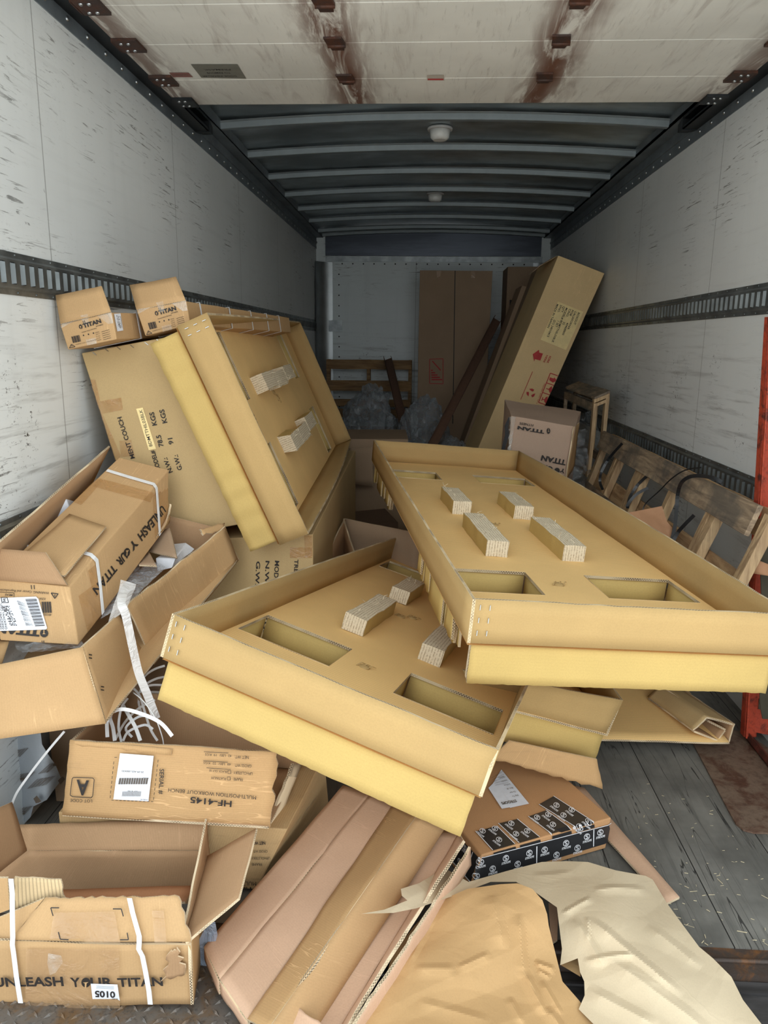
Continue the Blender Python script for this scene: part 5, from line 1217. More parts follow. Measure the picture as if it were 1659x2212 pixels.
for quad, marks in (([(345, 385), (525, 340), (685, 500), (682, 540), (500, 580)], [(405, 385), (510, 365), (545, 460)]), ([(540, 318), (700, 280), (895, 440), (905, 485), (725, 530)], [(650, 320), (690, 410), (785, 385)]),
                    ([(795, 258), (945, 205), (1160, 365), (1170, 415), (1000, 465)], [(870, 270), (965, 245), (1005, 330)]), ([(885, 155), (1010, 85), (1355, 300), (1365, 355), (1205, 400), (1150, 315)], [(1035, 165), (1095, 250), (1165, 205), (1305, 300), (1230, 345)])):
    ey = lambda x: 577-.283*(x-403)
    L0_, R0_, L1_, R1_ = quad[0], quad[1], quad[-1], quad[2]
    if len(quad) == 6: L1_ = quad[4]
    L1_ = (L1_[0]-8, ey(L1_[0]-8)-4); R1_ = (R1_[0]-4, ey(R1_[0]-4)-4)
    g = G(); g.face([hit(pst, *z9(*q), .0025) for q in (L0_, R0_, R1_, L1_)]); rim(g, pst, [z9(*L0_), z9(*L1_)], .0022); rim(g, pst, [z9(*R0_), z9(*R1_)], .0022)
    g.face([hit(psf, *z9(*q), .0025) for q in ((L1_[0]+3, L1_[1]+10), (R1_[0]+3, R1_[1]+10), (R1_[0]+6, R1_[1]+36), (L1_[0]+6, L1_[1]+36))])
    for x, y in marks: mark(g, pst, *z9(x, y), (.80, .6), (-.55, .62), .62)
    g.obj('printed_tape', [M['btapeS'], S_], st, drape=[st.children[0]])
g = G(); g.face([hit(pst, *q, .003) for q in [(1083, 1664), (1143, 1738), (1102, 1747), (1060, 1702)]]); g.face([hit(pst, *q, .0045) for q in [(1055, 1705), (1070, 1690), (1106, 1746), (1084, 1750)]])
g.ptext('STROOPS', pst, (1114, 1731), (1082, 1737), (1118, 1736), .03, 1, .006)
for j, w_ in enumerate(('Ship To', 'Order', 'Bin #', 'Serial Part #', 'Customer Part #', 'Quantity')): g.ptext(w_, pst, (1119-j*6, 1720-j*8), (1106-j*6, 1723-j*8), (1121-j*6, 1723-j*8), 0, 1, .006)
for j in range(5): g.pline(pst, (1070-j*2, 1700-j*4), (1098-j*3, 1694-j*6), .0008, 1, .006)
g.obj('packing_slip', [M['white'], M['inkfade']], st, drape=[st.children[0]])
# ---- flat boards by it
def flat(name, label, px, z, mats, t=.006, cat='cardboard', group=None, seed=0):
    g = G(); n1 = len(px); pts = [P(u, v, z=z+(w_[0] if w_ else 0)) for u, v, *w_ in px]; g.prism(pts, (0, 0, -t)); o_ = g.obj(name, mats); tag(o_, label, cat, group); return o_
strip = [PP(1200, 1690, .02), PP(1440, 1951, .012), PP(1468, 1938, .014), PP(1262, 1702, .02)]
g = G(); g.sheet([strip[1], strip[2], strip[3], strip[0]], .006, (3, 20), .001, 5, 131, swap=True); o_ = g.obj('cardboard_strip', PM); tag(o_, 'pinkish cardboard strip flat on the floor, under the black-taped carton', 'cardboard')
fl_ = [PP(1060, 1640, .20), PP(1301, 1704, .10), PP(1290, 1640, .19), PP(1100, 1600, .26)]
g = G(); g.sheet(fl_, .005, (16, 6), .004, 6, 132, (.004, .003, .0, .0)); o_ = g.obj('torn_flap', [M['old'], M['pink'], M['edge2']]); tag(o_, 'torn brown cardboard flap under the lowest tray, above the black-taped carton', 'cardboard')
# big flat board and the folded bundle on the right
sb = [P(1240, 1597, z=.055), P(1576, 1603, z=.055), P(1430, 1420, z=.075), P(1180, 1420, z=.075)]
g = G(); g.sheet(sb, .006, (16, 12), .003, 3, 133, (0, 0, 0, 0), swap=True); 
g2 = G()
o_ = g.obj('flat_carton', [M['bed'], M['brown_in'], M['edge2']]); tag(o_, 'flattened tan carton lying under the topmost tray, near the hand truck', 'cardboard')
bd = empty('folded_bundle', (1.0, 2.6, .06), 'folded cardboard bundle with open end, lying on the flattened carton beside the hand truck', 'cardboard')
q_ = [(1497, 1577), (1527, 1548), (1588, 1563), (1577, 1602)]
zb_ = [.085, .125, .125, .07]
near = [P(u, v, y=2.43) for u, v in q_]; off_ = P(1425, 1478, z=.13)-near[1]; far = [p+off_ for p in near]
for i, (a, b) in enumerate(((0, 1), (1, 2), (2, 3))):
    g = G(); g.sheet([near[a], near[b], far[b], far[a]][::1], .006, (4, 16), .002, 5, 134+i, (.002, 0, 0, 0), swap=True); g.obj('panel', [M['couch'], M['brown_in'], M['edge2']], bd)
g = G(); g.sheet([P(1500, 1579, y=2.435), P(1550, 1598, y=2.42), P(1550, 1598, y=2.42)+off_, P(1500, 1579, y=2.435)+off_], .006, (4, 12), .001, 5, 138, swap=True); g.obj('panel', [M['brown_in'], M['couch'], M['edge2']], bd)
g = G(); g.sheet([P(1550, 1598, y=2.43), P(1566, 1577, y=2.44), P(1566, 1577, y=2.44)+off_, P(1550, 1598, y=2.43)+off_], .006, (3, 12), .001, 5, 139, swap=True); g.obj('panel', [M['brown_in'], M['couch'], M['edge2']], bd)
g = G(); g.sheet([P(1530, 1556, y=2.45), P(1568, 1575, y=2.44), P(1568, 1575, y=2.44)+off_, P(1530, 1556, y=2.45)+off_], .006, (3, 12), .001, 5, 140, swap=True); g.obj('panel', [M['brown_in'], M['couch'], M['edge2']], bd)
# ---- kraft paper
def interp(ctrl):
    """depth from scattered controls (u,v,z above floor) by inverse distance"""
    def f(u, v):
        s = w_ = 0
        for cu_, cv_, cz in ctrl:
            k_ = math.exp(-((u-cu_)**2+(v-cv_)**2)/(2*62**2))+1e-7; s += k_*cz; w_ += k_
        return P(u, v, z=s/w_)
    return f
def fold(p, lines):
    """sharp creases: tent-shaped ridges along floor lines"""
    h = 0
    for (x0, y0, x1, y1, w, a) in lines:
        dx, dy = x1-x0, y1-y0; L = math.hypot(dx, dy); t = ((p.x-x0)*dx+(p.y-y0)*dy)/L/L
        d = abs((p.x-x0)*dy-(p.y-y0)*dx)/L; tt = max(0, min(1, min(t, 1-t)*5+.0)) if -.2 < t < 1.2 else 0
        sg = (p.x-x0)*dy-(p.y-y0)*dx
        if d < w: h += a*tt*((1-d/w)**1.5 if sg > 0 else max(0, 1-d/w*2.2))
    return h
def creased(ctrl, creases):
    base = interp(ctrl); L = []
    for (u0, v0, u1, v1, z, w, a) in creases: A, B = P(u0, v0, z=z), P(u1, v1, z=z); L.append((A.x, A.y, B.x, B.y, w, a))
    def f(u, v): 
        p = base(u, v); h = fold(p, L); d_ = (EYE-p).normalized(); return p+d_*h
    return f
tanp = [(895, 2000), (945, 1948), (1010, 1920), (1080, 1910), (1118, 1908), (1150, 1920), (1172, 1945), (1182, 1975), (1185, 1998), (1195, 2040), (1205, 2080), (1215, 2120), (1250, 2160), (1290, 2212), (1310, 2260), (770, 2260), (778, 2230), (790, 2180), (800, 2150), (835, 2108), (842, 2080), (855, 2050)]
ct = [(900, 2000, .06), (1010, 1922, .10), (1118, 1908, .13), (1172, 1945, .12), (1120, 1960, .13), (1190, 2040, .05), (1200, 2100, .03), (1290, 2212, .01), (1100, 2060, .09), (950, 2080, .08), (850, 2060, .05), (800, 2150, .05), (780, 2230, .04), (950, 2200, .05), (1100, 2200, .05), (1160, 2180, .04), (1120, 2120, .07)]
cr = [(895, 2085, 985, 2095, .07, .03, .008), (985, 2095, 1060, 2070, .07, .02, .006), (1120, 1990, 1135, 2090, .09, .03, .014), (1135, 2090, 1180, 2170, .07, .025, .016), (1180, 2170, 1240, 2230, .05, .03, .014), (1155, 2080, 1200, 2085, .06, .018, .012), (1160, 2100, 1190, 2110, .05, .014, .008), (940, 1960, 880, 2070, .08, .03, .006), (1060, 1930, 1090, 2020, .12, .04, .010), (1100, 2160, 1130, 2210, .05, .02, .008), (1170, 2120, 1215, 2180, .05, .016, .010), (900, 2160, 1060, 2200, .06, .03, .006)]
g = G(); blob(g, tanp, creased(ct, cr), 5, 4.5, .0012, 7, fac=.014, f0=4.5); o_ = g.obj('kraft_paper', M['kraft']); tag(o_, 'crumpled tan kraft paper sheet in the foreground, beside the folded-out pinkish carton', 'packing paper')
lightp = [(780, 1974), (830, 1965), (880, 1945), (868, 1935), (866, 1920), (905, 1908), (960, 1875), (1012, 1905), (1100, 1880), (1170, 1862), (1225, 1860), (1270, 1862), (1330, 1880), (1395, 1892), (1410, 1900), (1440, 1950), (1475, 1998), (1510, 2045), (1540, 2070), (1580, 2110), (1605, 2160), (1645, 2212), (1680, 2260), (1330, 2260), (1250, 2180), (1263, 2150), (1262, 2120), (1253, 2100), (1248, 2070), (1210, 2085), (1214, 2050), (1208, 2000), (1203, 1960), (1160, 1930), (1115, 1905), (1060, 1905), (980, 1935), (900, 1962), (850, 1972)]
cl = [(780, 1974, .12), (870, 1930, .14), (960, 1880, .05), (980, 1930, .12), (1050, 1900, .04), (1100, 1905, .10), (1170, 1870, .03), (1270, 1865, .03), (1400, 1895, .02), (1280, 1915, .10), (1205, 1960, .06), (1210, 2080, .02), (1300, 1980, .10), (1440, 1955, .02), (1510, 2048, .015), (1400, 2050, .07), (1300, 2100, .04), (1250, 2180, .01), (1450, 2180, .04), (1600, 2150, .01), (1640, 2212, .01), (1350, 2212, .03)]
crl = [(1215, 1955, 1280, 1925, .09, .02, .010), (1280, 1925, 1400, 1895, .07, .03, .012), (1270, 1960, 1275, 2000, .10, .012, .008), (1238, 1975, 1310, 2060, .08, .03, .012), (1270, 1980, 1480, 2110, .08, .035, .016), (1260, 2060, 1370, 2060, .06, .018, .010), (1310, 2060, 1560, 2212, .06, .05, .014), (1270, 2125, 1420, 2212, .04, .04, .012), (1400, 1990, 1520, 2060, .06, .05, .012), (1150, 1890, 1240, 1880, .06, .03, .006)]
g = G(); blob(g, lightp, creased(cl, crl), 6, 4.5, .001, 6, fac=.011, f0=2.6); o_ = g.obj('kraft_paper', M['kraftl']); tag(o_, 'long pale kraft paper sheet running from under the black-taped carton to the bottom right', 'packing paper')
g = G(); g.face([PP(1212, 2085, .03), PP(1254, 2110, .03), PP(1251, 2058, .035)]); o_ = g.obj('paper_scrap', M['kraft']); tag(o_, 'small tan folded paper corner showing through the gap between the two kraft sheets', 'paper scrap')
flat('cardboard_scrap', 'little pinkish cardboard tab showing in the gap between the two kraft sheets', [(1185, 1950), (1206, 1958), (1204, 2030), (1192, 2038), (1188, 2000)], .01, [M['pink'], M['brown'], M['edge2']], .004)
# wood splinters on the floor: too many to count
g = G(); r_ = random.Random(11)
for i in range(110):
    u, v = r_.uniform(1380, 1655), 1660+380*r_.random()**.7
    p = P(u, v, z=.0015)
    if p.x > .93 and p.y > 1.95: continue
    a = r_.uniform(-.5, .5) if r_.random() < .7 else r_.uniform(0, 3.1); L = r_.uniform(.002, .012)*(2 if v > 1900 and r_.random() < .3 else 1); w_ = r_.uniform(.0007, .0018)
    g.box(p-V((math.cos(a)*L/2, math.sin(a)*L/2, 0)), (math.cos(a)*L, math.sin(a)*L, 0), (-math.sin(a)*w_, math.cos(a)*w_, 0), (0, 0, w_*.6), n=(1, 1, 1))
o_ = g.obj('wood_splinters', plain('splinter', lin(214, 200, 168))); tag(o_, 'pale wood splinters scattered on the dark floor at the right', 'debris', kind='stuff')
for i, (u, v, s) in enumerate(((280, 1808, .006), (90, 1858, .003), (174, 1890, .003), (153, 1893, .003), (226, 1895, .004), (317, 1883, .003), (475, 1860, .005), (212, 1810, .005))):
    pass
# ---- hand truck at the right edge
ht = empty('hand_truck', (1.17, 2.55, .01), 'red steel hand truck standing at the right edge, its rusty toe plate on the floor', 'hand truck')
b0 = P(1604, 1588, y=2.50); t0_ = P(1659, 693, y=2.50); b0 = V((b0.x, 2.50, .02)); top = V((b0.x-.06, 2.50, 1.475))
b0 = P(1606, 1592, y=2.5); lean = V((t0_.x-b0.x, 0, 1.475-b0.z))
def chan(a, b, w, d, th=.004, m=None, name='rail', xd=V((1, 0, 0)), yd=V((0, 1, 0))):
    g = G(); v = b-a
    g.box(a, v, xd*w, yd*th, n=(1, 1, 1)); g.box(a, v, xd*th, yd*d, n=(1, 1, 1)); g.box(a+xd*(w-th), v, xd*th, yd*d, n=(1, 1, 1))
    g.box(a-yd*.012+xd*.004, v, xd*.006, yd*.012, n=(1, 1, 1)); return g.obj(name, m or M['orange'], ht, bevel=.0015, recalc=True)
chan(b0, b0+lean, .046, .03); chan(b0+V((.34, -.16, 0)), b0+V((.34, -.16, 0))+lean, .046, .03)
for z_, hgt in ((.02, .09), (.15, .07), (.52, .05), (.95, .05)):
    k_ = z_/lean.z; o_ = b0+lean*k_+V((.03, .004, 0)); g = G(); g.box(o_, (.33, -.155, 0), (.002, .004, 0), lean.normalized()*hgt, n=(1, 1, 1)); g.obj('cross_plate', M['orange'], ht, bevel=.001, recalc=True)
pl2 = [P(1480, 1560, z=.006), P(1497, 1605, z=.006), P(1578, 1758, z=.006), P(1590, 1779, z=.006), P(1606, 1792, z=.006), P(1628, 1798, z=.006), P(1660, 1799, z=.006), V((1.24, 1.98, .006)), V((1.24, 2.46, .006)), V((1.2, 2.58, .006)), V((1.02, 2.62, .006))]
g = G(); g.prism(pl2, (0, 0, -.005)); g.obj('toe_plate', M['rustplate'], ht, recalc=True)
a1, a2 = P(1607, 1590, z=.012), P(1672, 1672, z=.012)
g = G(); d_ = (a2-a1); n__ = V((d_.y, -d_.x, 0)).normalized()*-1
g.box(a1, d_, (0, 0, .03), V((.003, .001, 0)), n=(1, 1, 1)); g.box(a1, d_, (0, 0, .003), V((.03, .012, 0)), n=(1, 1, 1)); g.obj('base_angle', rusty('red_brown_angle', lin(120, 62, 50), lin(84, 52, 44), .4, 12), ht, recalc=True)
g = G(); g.ribbon(smooth([P(1650, 1180, y=2.44), P(1652, 1235, y=2.43), P(1656, 1400, y=2.42), P(1650, 1505, y=2.42), P(1656, 1552, y=2.42)], 5), .03, (1, 0, 0), .004); g.obj('strap', plain('olive_webbing', lin(70, 66, 54), .9), ht)
g = G(); g.sheet([P(1620, 1238, y=2.40), P(1672, 1246, y=2.36), P(1668, 1222, y=2.38), P(1617, 1202, y=2.41)], .003, (8, 6), .006, 8, 150, fn=lambda p, q: .012*math.sin(p*3.1)); o_ = g.obj('paper_scrap', [M['kraftd']]); tag(o_, 'curled brown paper scrap caught on the red hand truck', 'paper scrap')
# ================================================================ right wall: pallet, crate, film
pal = empty('wooden_pallet', (.95, 3.6, 0), 'long weathered wooden pallet leaning on its side against the right wall', 'pallet')
yn, yf_ = 2.42, 4.56
top = V((1.10, 0, .88)); dn = V((-.325, 0, -.945)).normalized(); nr = V((-dn.z, 0, dn.x)); nr = nr if nr.x < 0 else -nr   # towards the camera side
def plank(name, o, ax, ay, az, m, seed=0, n=(3, 14, 2)):
    g = G(); g.box(o, ax, ay, az, n=n, amp=.004, freq=6, seed=seed); return g.obj(name, m, pal, bevel=.002, recalc=True)
Ly = yf_-yn
for s_, m_ in ((0, 'woodg'), (.31, 'woodg'), (.50, 'woodg')):
    plank('deck_board', V((top.x, yn, top.z))+dn*s_, dn*.105, V((0, Ly, 0)), nr*.018, M[m_], int(s_*10)+1)
for k_, yy in enumerate((2.36, 2.72, 3.20, 3.62, 4.10, 4.50)):
    w_ = .085 if k_ != 3 else .15
    plank('stringer', V((top.x, yy, top.z))+dn*.015-nr*.036, dn*.60, V((0, w_ if k_ == 3 else .045, 0)), nr*.035, M['woodv'], 20+k_, (12, 2, 2))
    if k_ in (1, 3, 4): plank('stringer', V((top.x, yy+.05, top.z))+dn*.015-nr*.036, dn*.60, V((0, .04, 0)), nr*.035, M['woodv'], 30+k_, (12, 2, 2))
for s_, m_ in ((.0, 'wood'), (.23, 'wood'), (.46, 'wood')):
    plank('back_board', V((top.x, yn, top.z))+dn*s_-nr*.056, dn*.10, V((0, Ly, 0)), nr*.018, M[m_], 40+int(s_*10))
# black cut straps
for i, s_ in enumerate(([(1348, 958, 4.0), (1320, 990, 4.1), (1303, 1020, 4.1), (1300, 1040, 4.1), (1306, 1058, 4.05)], [(1403, 1027, 3.6), (1380, 1050, 3.62), (1365, 1075, 3.6), (1360, 1098, 3.55)], [(1405, 1054, 3.55), (1382, 1066, 3.56), (1366, 1082, 3.56), (1358, 1095, 3.56)],
                         [(1566, 1042, 2.75), (1545, 1032, 2.78), (1505, 1028, 2.85), (1480, 1040, 2.9), (1470, 1065, 2.95), (1467, 1100, 2.95), (1463, 1140, 2.95), (1455, 1172, 2.95)], [(1505, 1113, 2.9), (1485, 1133, 2.92), (1470, 1150, 2.94), (1460, 1168, 2.94)],
                         [(1520, 1010, 2.85), (1485, 1016, 2.95), (1455, 1035, 3.05), (1430, 1060, 3.15), (1400, 1088, 3.2), (1392, 1110, 3.2), (1393, 1125, 3.2)])):
    band('black_strap', ['black strap loop hanging at the far end of the leaning pallet', 'black strap curl in the second opening of the leaning pallet', 'short black strap curl just beneath another in the second opening of the pallet', 'wide black strap arching over the near end of the leaning pallet', 'short black strap tail at the foot of the arching strap', 'thin black strap trailing down the middle of the leaning pallet'][i],
         [P(u, v, y=y)+V((-.01, 0, 0)) for u, v, y in s_], .014 if i != 5 else .005, M['blackstrap'], 'strap', .0015, 'black straps on the leaning pallet')
g = G(); blob(g, [(1354, 1108), (1395, 1100), (1430, 1093), (1440, 1125), (1452, 1140), (1448, 1172), (1420, 1165), (1385, 1142), (1370, 1120)], lambda u, v: P(u, v, y=3.05-.0012*(v-1100)), 12, 4, .015, 10, fac=.02, f0=6); o_ = g.obj('kraft_paper', M['kraftd']); tag(o_, 'brown crumpled paper tucked between the topmost tray and the leaning pallet', 'packing paper')
# crate frame
cr_ = empty('wooden_crate', (1.12, 4.95, 0), 'narrow pale wooden crate frame standing on end against the right wall, wrapped in film', 'crate')
def stick(o, ax, ay, az, m='woodv', nm='post', sd=1): 
    g = G(); g.box(o, ax, ay, az, n=(2, 2, 8), amp=.002, freq=9, seed=sd); g.obj(nm, M[m], cr_, bevel=.0015, recalc=True)
pL, pR = P(1283, 871, y=4.60), P(1317, 857, y=4.60); pLb, pRb = P(1268, 1032, y=4.60), P(1303, 1000, y=4.60)
stick(pLb, pL-pLb, (.022, 0, 0), (0, .05, 0)); stick(pRb-V((.022, 0, 0)), pR-pRb, (.022, 0, 0), (0, .05, 0), sd=2)
stick(pL+V((.0, 0, .0)), (pR-pL)*1.0, (0, .05, 0), (0, 0, .022), nm='rail', sd=3); stick(pL+V((.0, 0, -.028)), (pR-pL), (0, .03, 0), (0, 0, .02), nm='rail', sd=7); stick(pLb, pRb-pLb, (0, .05, 0), (0, 0, .022), nm='rail', sd=4)
for a, b in ((pL, pLb), (pR-V((.022, 0, 0)), pRb-V((.022, 0, 0)))):
    q = V((.0, .95, .01)); stick(b+q, a-b, (.022, 0, 0), (0, .04, 0), 'woodg', sd=5)
    g = G(); g.box(a, q, (.022, 0, 0), (0, 0, -.05), n=(2, 8, 2), amp=.002); g.obj('long_rail', M['woodg'], cr_, bevel=.0015, recalc=True)
    g = G(); g.box(b, q, (.022, 0, 0), (0, 0, .05), n=(2, 8, 2), amp=.002); g.obj('long_rail', M['woodg'], cr_, bevel=.0015, recalc=True)
g = G(); g.box(pL+V((.0, 0, .022)), (0, .95, .01), (pR-pL)*1.0, (0, 0, .014), n=(6, 8, 1), amp=.004); g.obj('top_board', M['woodg'], cr_, bevel=.0015, recalc=True)
stick((pLb+pRb)/2+V((0, .2, .05)), (pL-pLb)*.9, (.03, 0, 0), (0, .03, 0), sd=9, nm='inner_post')
crumple('plastic_film', 'hazy plastic film hanging on the narrow wooden crate frame', [P(1222, 1035, y=4.85), P(1300, 1020, y=4.85), P(1290, 880, y=4.90), P(1250, 900, y=4.9)], M['film'], 21, .05, 8, (30, 34))
crumple('plastic_film', 'small puff of film between the crate frame and the right wall', [P(1308, 935, y=4.95), P(1328, 932, y=4.95), P(1326, 915, y=5.0), P(1308, 918, y=5.0)], M['film'], 22, .03, 16, (12, 12))
crumple('plastic_film', 'bluish film draped from the printed grey-brown carton down behind the topmost tray', [P(1215, 1060, y=4.15), P(1268, 1060, y=4.2), P(1262, 925, y=4.4), P(1248, 930, y=4.4)], M['film'], 23, .04, 9, (26, 30))
# ================================================================ back of the truck
# tall leaning labelled carton
yT = 5.55
TLt, TRt = P(1206, 552, y=yT), P(1306, 590, y=yT); dL = (P(1034, 965, y=yT)-TLt); dL = dL*(1.0); LB = TLt+dL*((TLt.z-.02)/(-dL.z)); wv = TRt-TLt; 
RB = LB+wv; dp = V((-.02, .82, .0))
RB.z = max(RB.z, .0); sc_ = 0
tc = [LB, RB, LB+dp, RB+dp, TLt, TRt, TLt+dp, TRt+dp]
tall = carton('tall_carton', 'tall carton leaning to the right against the wall, pale address label and red handling marks', 'carton', tc, card('brightened_tan_carton', lin(226, 196, 146)), 161, .002, n=(6, 6, 14))  # tan carton colour brightened to make up for dim light deep inside
pT = plane(LB, RB, TRt)
g6 = lambda x, y: (x/5.82+1060, y/5.82+540)
g = G(); g.ppoly(pT, [g6(845, 648), g6(1162, 778), g6(945, 1258), g6(625, 1128)], 0, .006)
rows = [('BOXOUT', 1108, 785, 1050, 935), ('CALIAFORNIA', 1065, 768, 972, 995), ('PO#        40468800', 1030, 752, 905, 1065), ('C/NO.      32', 998, 738, 910, 935), ('MODEL# BDMTTHIL03BLK', 955, 725, 775, 1158), ('QTY.          1 SET', 920, 708, 820, 965), ('S/NO.         (21) 24010413', 885, 690, 716, 1088), ('MADE IN TAIWAN', 840, 680, 720, 975)]
for s_, x0, y0, x1, y1 in rows: g.ptext(s_, pT, g6(x0-12, y0), g6(x1-12, y1), g6(x0+12, y0+8), .015, 1, .008)
tbd = tall.children[0]; g.obj('address_label', [M['yellowlab'], M['ink']], tall, drape=[tbd])
g = G(); of = .006
g.ppoly(pT, [g6(605, 1255), g6(527, 1310), g6(545, 1402), g6(555, 1372), g6(622, 1390), g6(655, 1302), g6(595, 1286)], 0, of)
g.ptext('FORK', pT, g6(735, 1330), g6(700, 1420), g6(712, 1320), .02, 0, of); g.ptext('HERE', pT, g6(700, 1320), g6(655, 1410), g6(680, 1310), .02, 0, of)
bx_ = [(748, 1548), (873, 1592), (730, 1960), (600, 1915)]
for a, b in zip(bx_, bx_[1:]+bx_[:1]): g.pline(pT, g6(*a), g6(*b), .006, off=of)
for k_ in (.33, .66):
    a = tuple(bx_[0][i]*(1-k_)+bx_[3][i]*k_ for i in (0, 1)); b = tuple(bx_[1][i]*(1-k_)+bx_[2][i]*k_ for i in (0, 1)); g.pline(pT, g6(*a), g6(*b), .006, off=of)
g.ppoly(pT, [g6(740, 1600), g6(790, 1615), g6(797, 1600), g6(830, 1640), g6(780, 1668), g6(785, 1650), g6(735, 1635)], 0, of)     # arrow
g.ppoly(pT, [g6(770, 1710), g6(768, 1760), g6(745, 1800), g6(735, 1785), g6(730, 1765), g6(728, 1745), g6(745, 1725)], 0, of); g.pline(pT, g6(735, 1755), g6(695, 1740), .006, off=of)   # umbrella
g.ppoly(pT, [g6(715, 1840), g6(712, 1885), g6(690, 1925), g6(672, 1910), g6(670, 1880), g6(690, 1850)], 0, of); g.pline(pT, g6(675, 1885), g6(645, 1870), .006, off=of); g.pline(pT, g6(655, 1850), g6(640, 1895), .006, off=of)  # glass
for k_ in range(3):   # recycling mark
    a = k_*2.094; R_ = 48
    pt = lambda r, th: g6(505+r*math.cos(th), 1797+r*math.sin(th))
    g.ppoly(pT, [pt(R_*1.15, a+.1), pt(R_*1.2, a+.8), pt(R_*1.2, a+1.3), pt(R_*.62, a+1.5), pt(R_*.62, a+.5)], 0, of)
g.pline(pT, g6(525, 1528), g6(375, 1880), .004, off=of); g.ptext('Handle with care', pT, g6(668, 1680), g6(570, 1930), g6(652, 1672), 0, 0, of)
g.obj('red_print', M['red'], tall, drape=[tbd])
# lid flap edges at its top left, and a second flattened carton beside it
sh(tall, 'flap', [TLt+V((-.006, .02, .002)), TLt+V((-.006, .02, .002))+V((-.02, .40, .0)), P(1142, 592, y=6.1), P(1165, 574, y=5.8)], m=[M['couch'], M['brown_in'], M['edge2']], seed=162, n=(5, 5))
cw = wv*.30
for i, (du, lab, y0) in enumerate(((40, 'flattened tan carton leaning just left of the labelled tall one', 6.30), (82, 'flattened carton leaning second left of the labelled tall one', 6.75))):
    tl_ = P(1206-du+(4 if i else 0), 578+i*38, y=y0); bl_ = P((1034-du*.45), 968, y=y0); d2 = bl_-tl_; B_ = tl_+d2*((tl_.z-.02)/(-d2.z)); w2 = V((.115, 0, -.042))*(1.1)
    c_ = [B_, B_+w2, B_+V((0, .45, 0)), B_+w2+V((0, .45, 0)), tl_, tl_+w2, tl_+V((0, .45, 0)), tl_+w2+V((0, .45, 0))]
    for q in c_: q.z = max(q.z, .0)
    carton('flat_carton', lab, 'carton', c_, M['dull'], 163+i, .002)
# tall double-door carton against the front wall
yB = 7.35
c0, c1 = P(907, 584, y=yB), P(1064, 583, y=yB); zT = c0.z
ct_ = [V((c0.x, yB, 0)), V((c1.x-.03, yB, 0)), V((c0.x, 8.05, 0)), V((c1.x, 8.05, 0)), V((c0.x, yB, zT)), V((c1.x, yB, zT)), V((c0.x, 8.05, zT)), V((c1.x, 8.05, zT))]
tb = carton('tall_carton', 'tall brown carton standing upright at the front wall, closed along a vertical centre seam', 'carton', ct_, M['dull'], 171, .003)
pB = plane(ct_[0], ct_[1], ct_[5])
g = G(); g.pline(pB, (983, 585), (978, 915), .007, off=.008); g.obj('seam', M['void'], tb, drape=[tb.children[0]])
g = G(); 
for x in (948, 1022): g.ppoly(pB, [(x-5, 586), (x+5, 586), (x+4, 600), (x-4, 600)], 0, .008)
g.obj('tape', M['btape'], tb)
g = G(); fr_ = [(928, 776), (957, 775), (957, 829), (928, 828)]
for a, b in zip(fr_, fr_[1:]+fr_[:1]): g.pline(pB, a, b, .006, off=.008)
for j in range(5): g.pline(pB, (931+j*.3, 800+j*5), (931+j*5+4, 800+j*5), .012, off=.008)
g.pline(pB, (934, 780), (952, 800), .01, off=.008); g.obj('red_print', M['red'], tb, drape=[tb.children[0]])
a, b = P(1097, 576, y=7.6), P(1172, 576, y=7.6)
cb_ = [V((a.x, 7.6, 0)), V((1.2, 7.6, 0)), V((a.x, 8.05, 0)), V((1.2, 8.05, 0)), V((a.x, 7.6, a.z)), V((1.2, 7.6, a.z)), V((a.x, 8.05, a.z)), V((1.2, 8.05, a.z))]
rb = carton('tall_carton', 'tall brown carton with a dark printed tag, in the far right corner of the truck', 'carton', cb_, M['dull'], 172, .003)
pR_ = plane(cb_[0], cb_[1], cb_[5]); g = G(); g.ppoly(pR_, [(1101, 648), (1113, 648), (1109, 690), (1100, 690)], 0, .008); g.ptext('TITAN', pR_, (1104, 651), (1103, 676), (1110, 651), .02, 1, .011); g.obj('tag', [M['void'], M['dull']], rb)
# printed grey-brown carton
yt = 4.05
q0, q1_ = P(1104, 899, y=yt), P(1244, 922, y=yt+.02); b0_, b1_ = V((q0.x-.02, yt, .42)), V((q1_.x-.06, yt+.03, .42))
k0, k1 = P(1090, 864, y=4.42), P(1254, 888, y=4.44)
tcn = [b0_, b1_, V((k0.x-.01, 4.42, .42)), V((k1.x-.03, 4.44, .42)), q0, q1_, k0, k1]
tt = carton('printed_carton', 'grey-brown carton with upside down print and torn taped left edge, behind the topmost tray', 'carton', tcn, card('greyish_carton', lin(182, 156, 136), .006, .05, .4), 181, .006, n=(8, 8, 8), freq=6)
pP = plane(b0_, b1_, q1_)
def zp(x, y): return (x/6.9125+1060, y/6.9125+840)
g = G(); of = .008
g.ptext('TITAN', pP, zp(800, 620), zp(402, 552), zp(790, 665), .05, 0, of); g.ptext('FITNESS', pP, zp(635, 525), zp(430, 495), zp(632, 560), .01, 0, of)
g.ppoly(pP, [(zp(858, 625)[0]+4*math.cos(j*.63), zp(858, 625)[1]+6.5*math.sin(j*.63)) for j in range(10)], 0, of); g.ppoly(pP, [(zp(858, 622)[0]+a_, zp(858, 622)[1]+b_) for a_, b_ in ((-2, 2), (2, 2), (.5, 0), (.5, -5), (-.5, -5), (-.5, 0))], 1, of+.002)
g.ptext('TITAN', pP, zp(1125, 1065), zp(760, 990), zp(1120, 1140), .04, 0, of); g.ptext('Y', pP, zp(1115, 1205), zp(1040, 1180), zp(1110, 1265), .04, 0, of); g.ptext('UR', pP, zp(925, 1170), zp(770, 1120), zp(920, 1235), .04, 0, of)
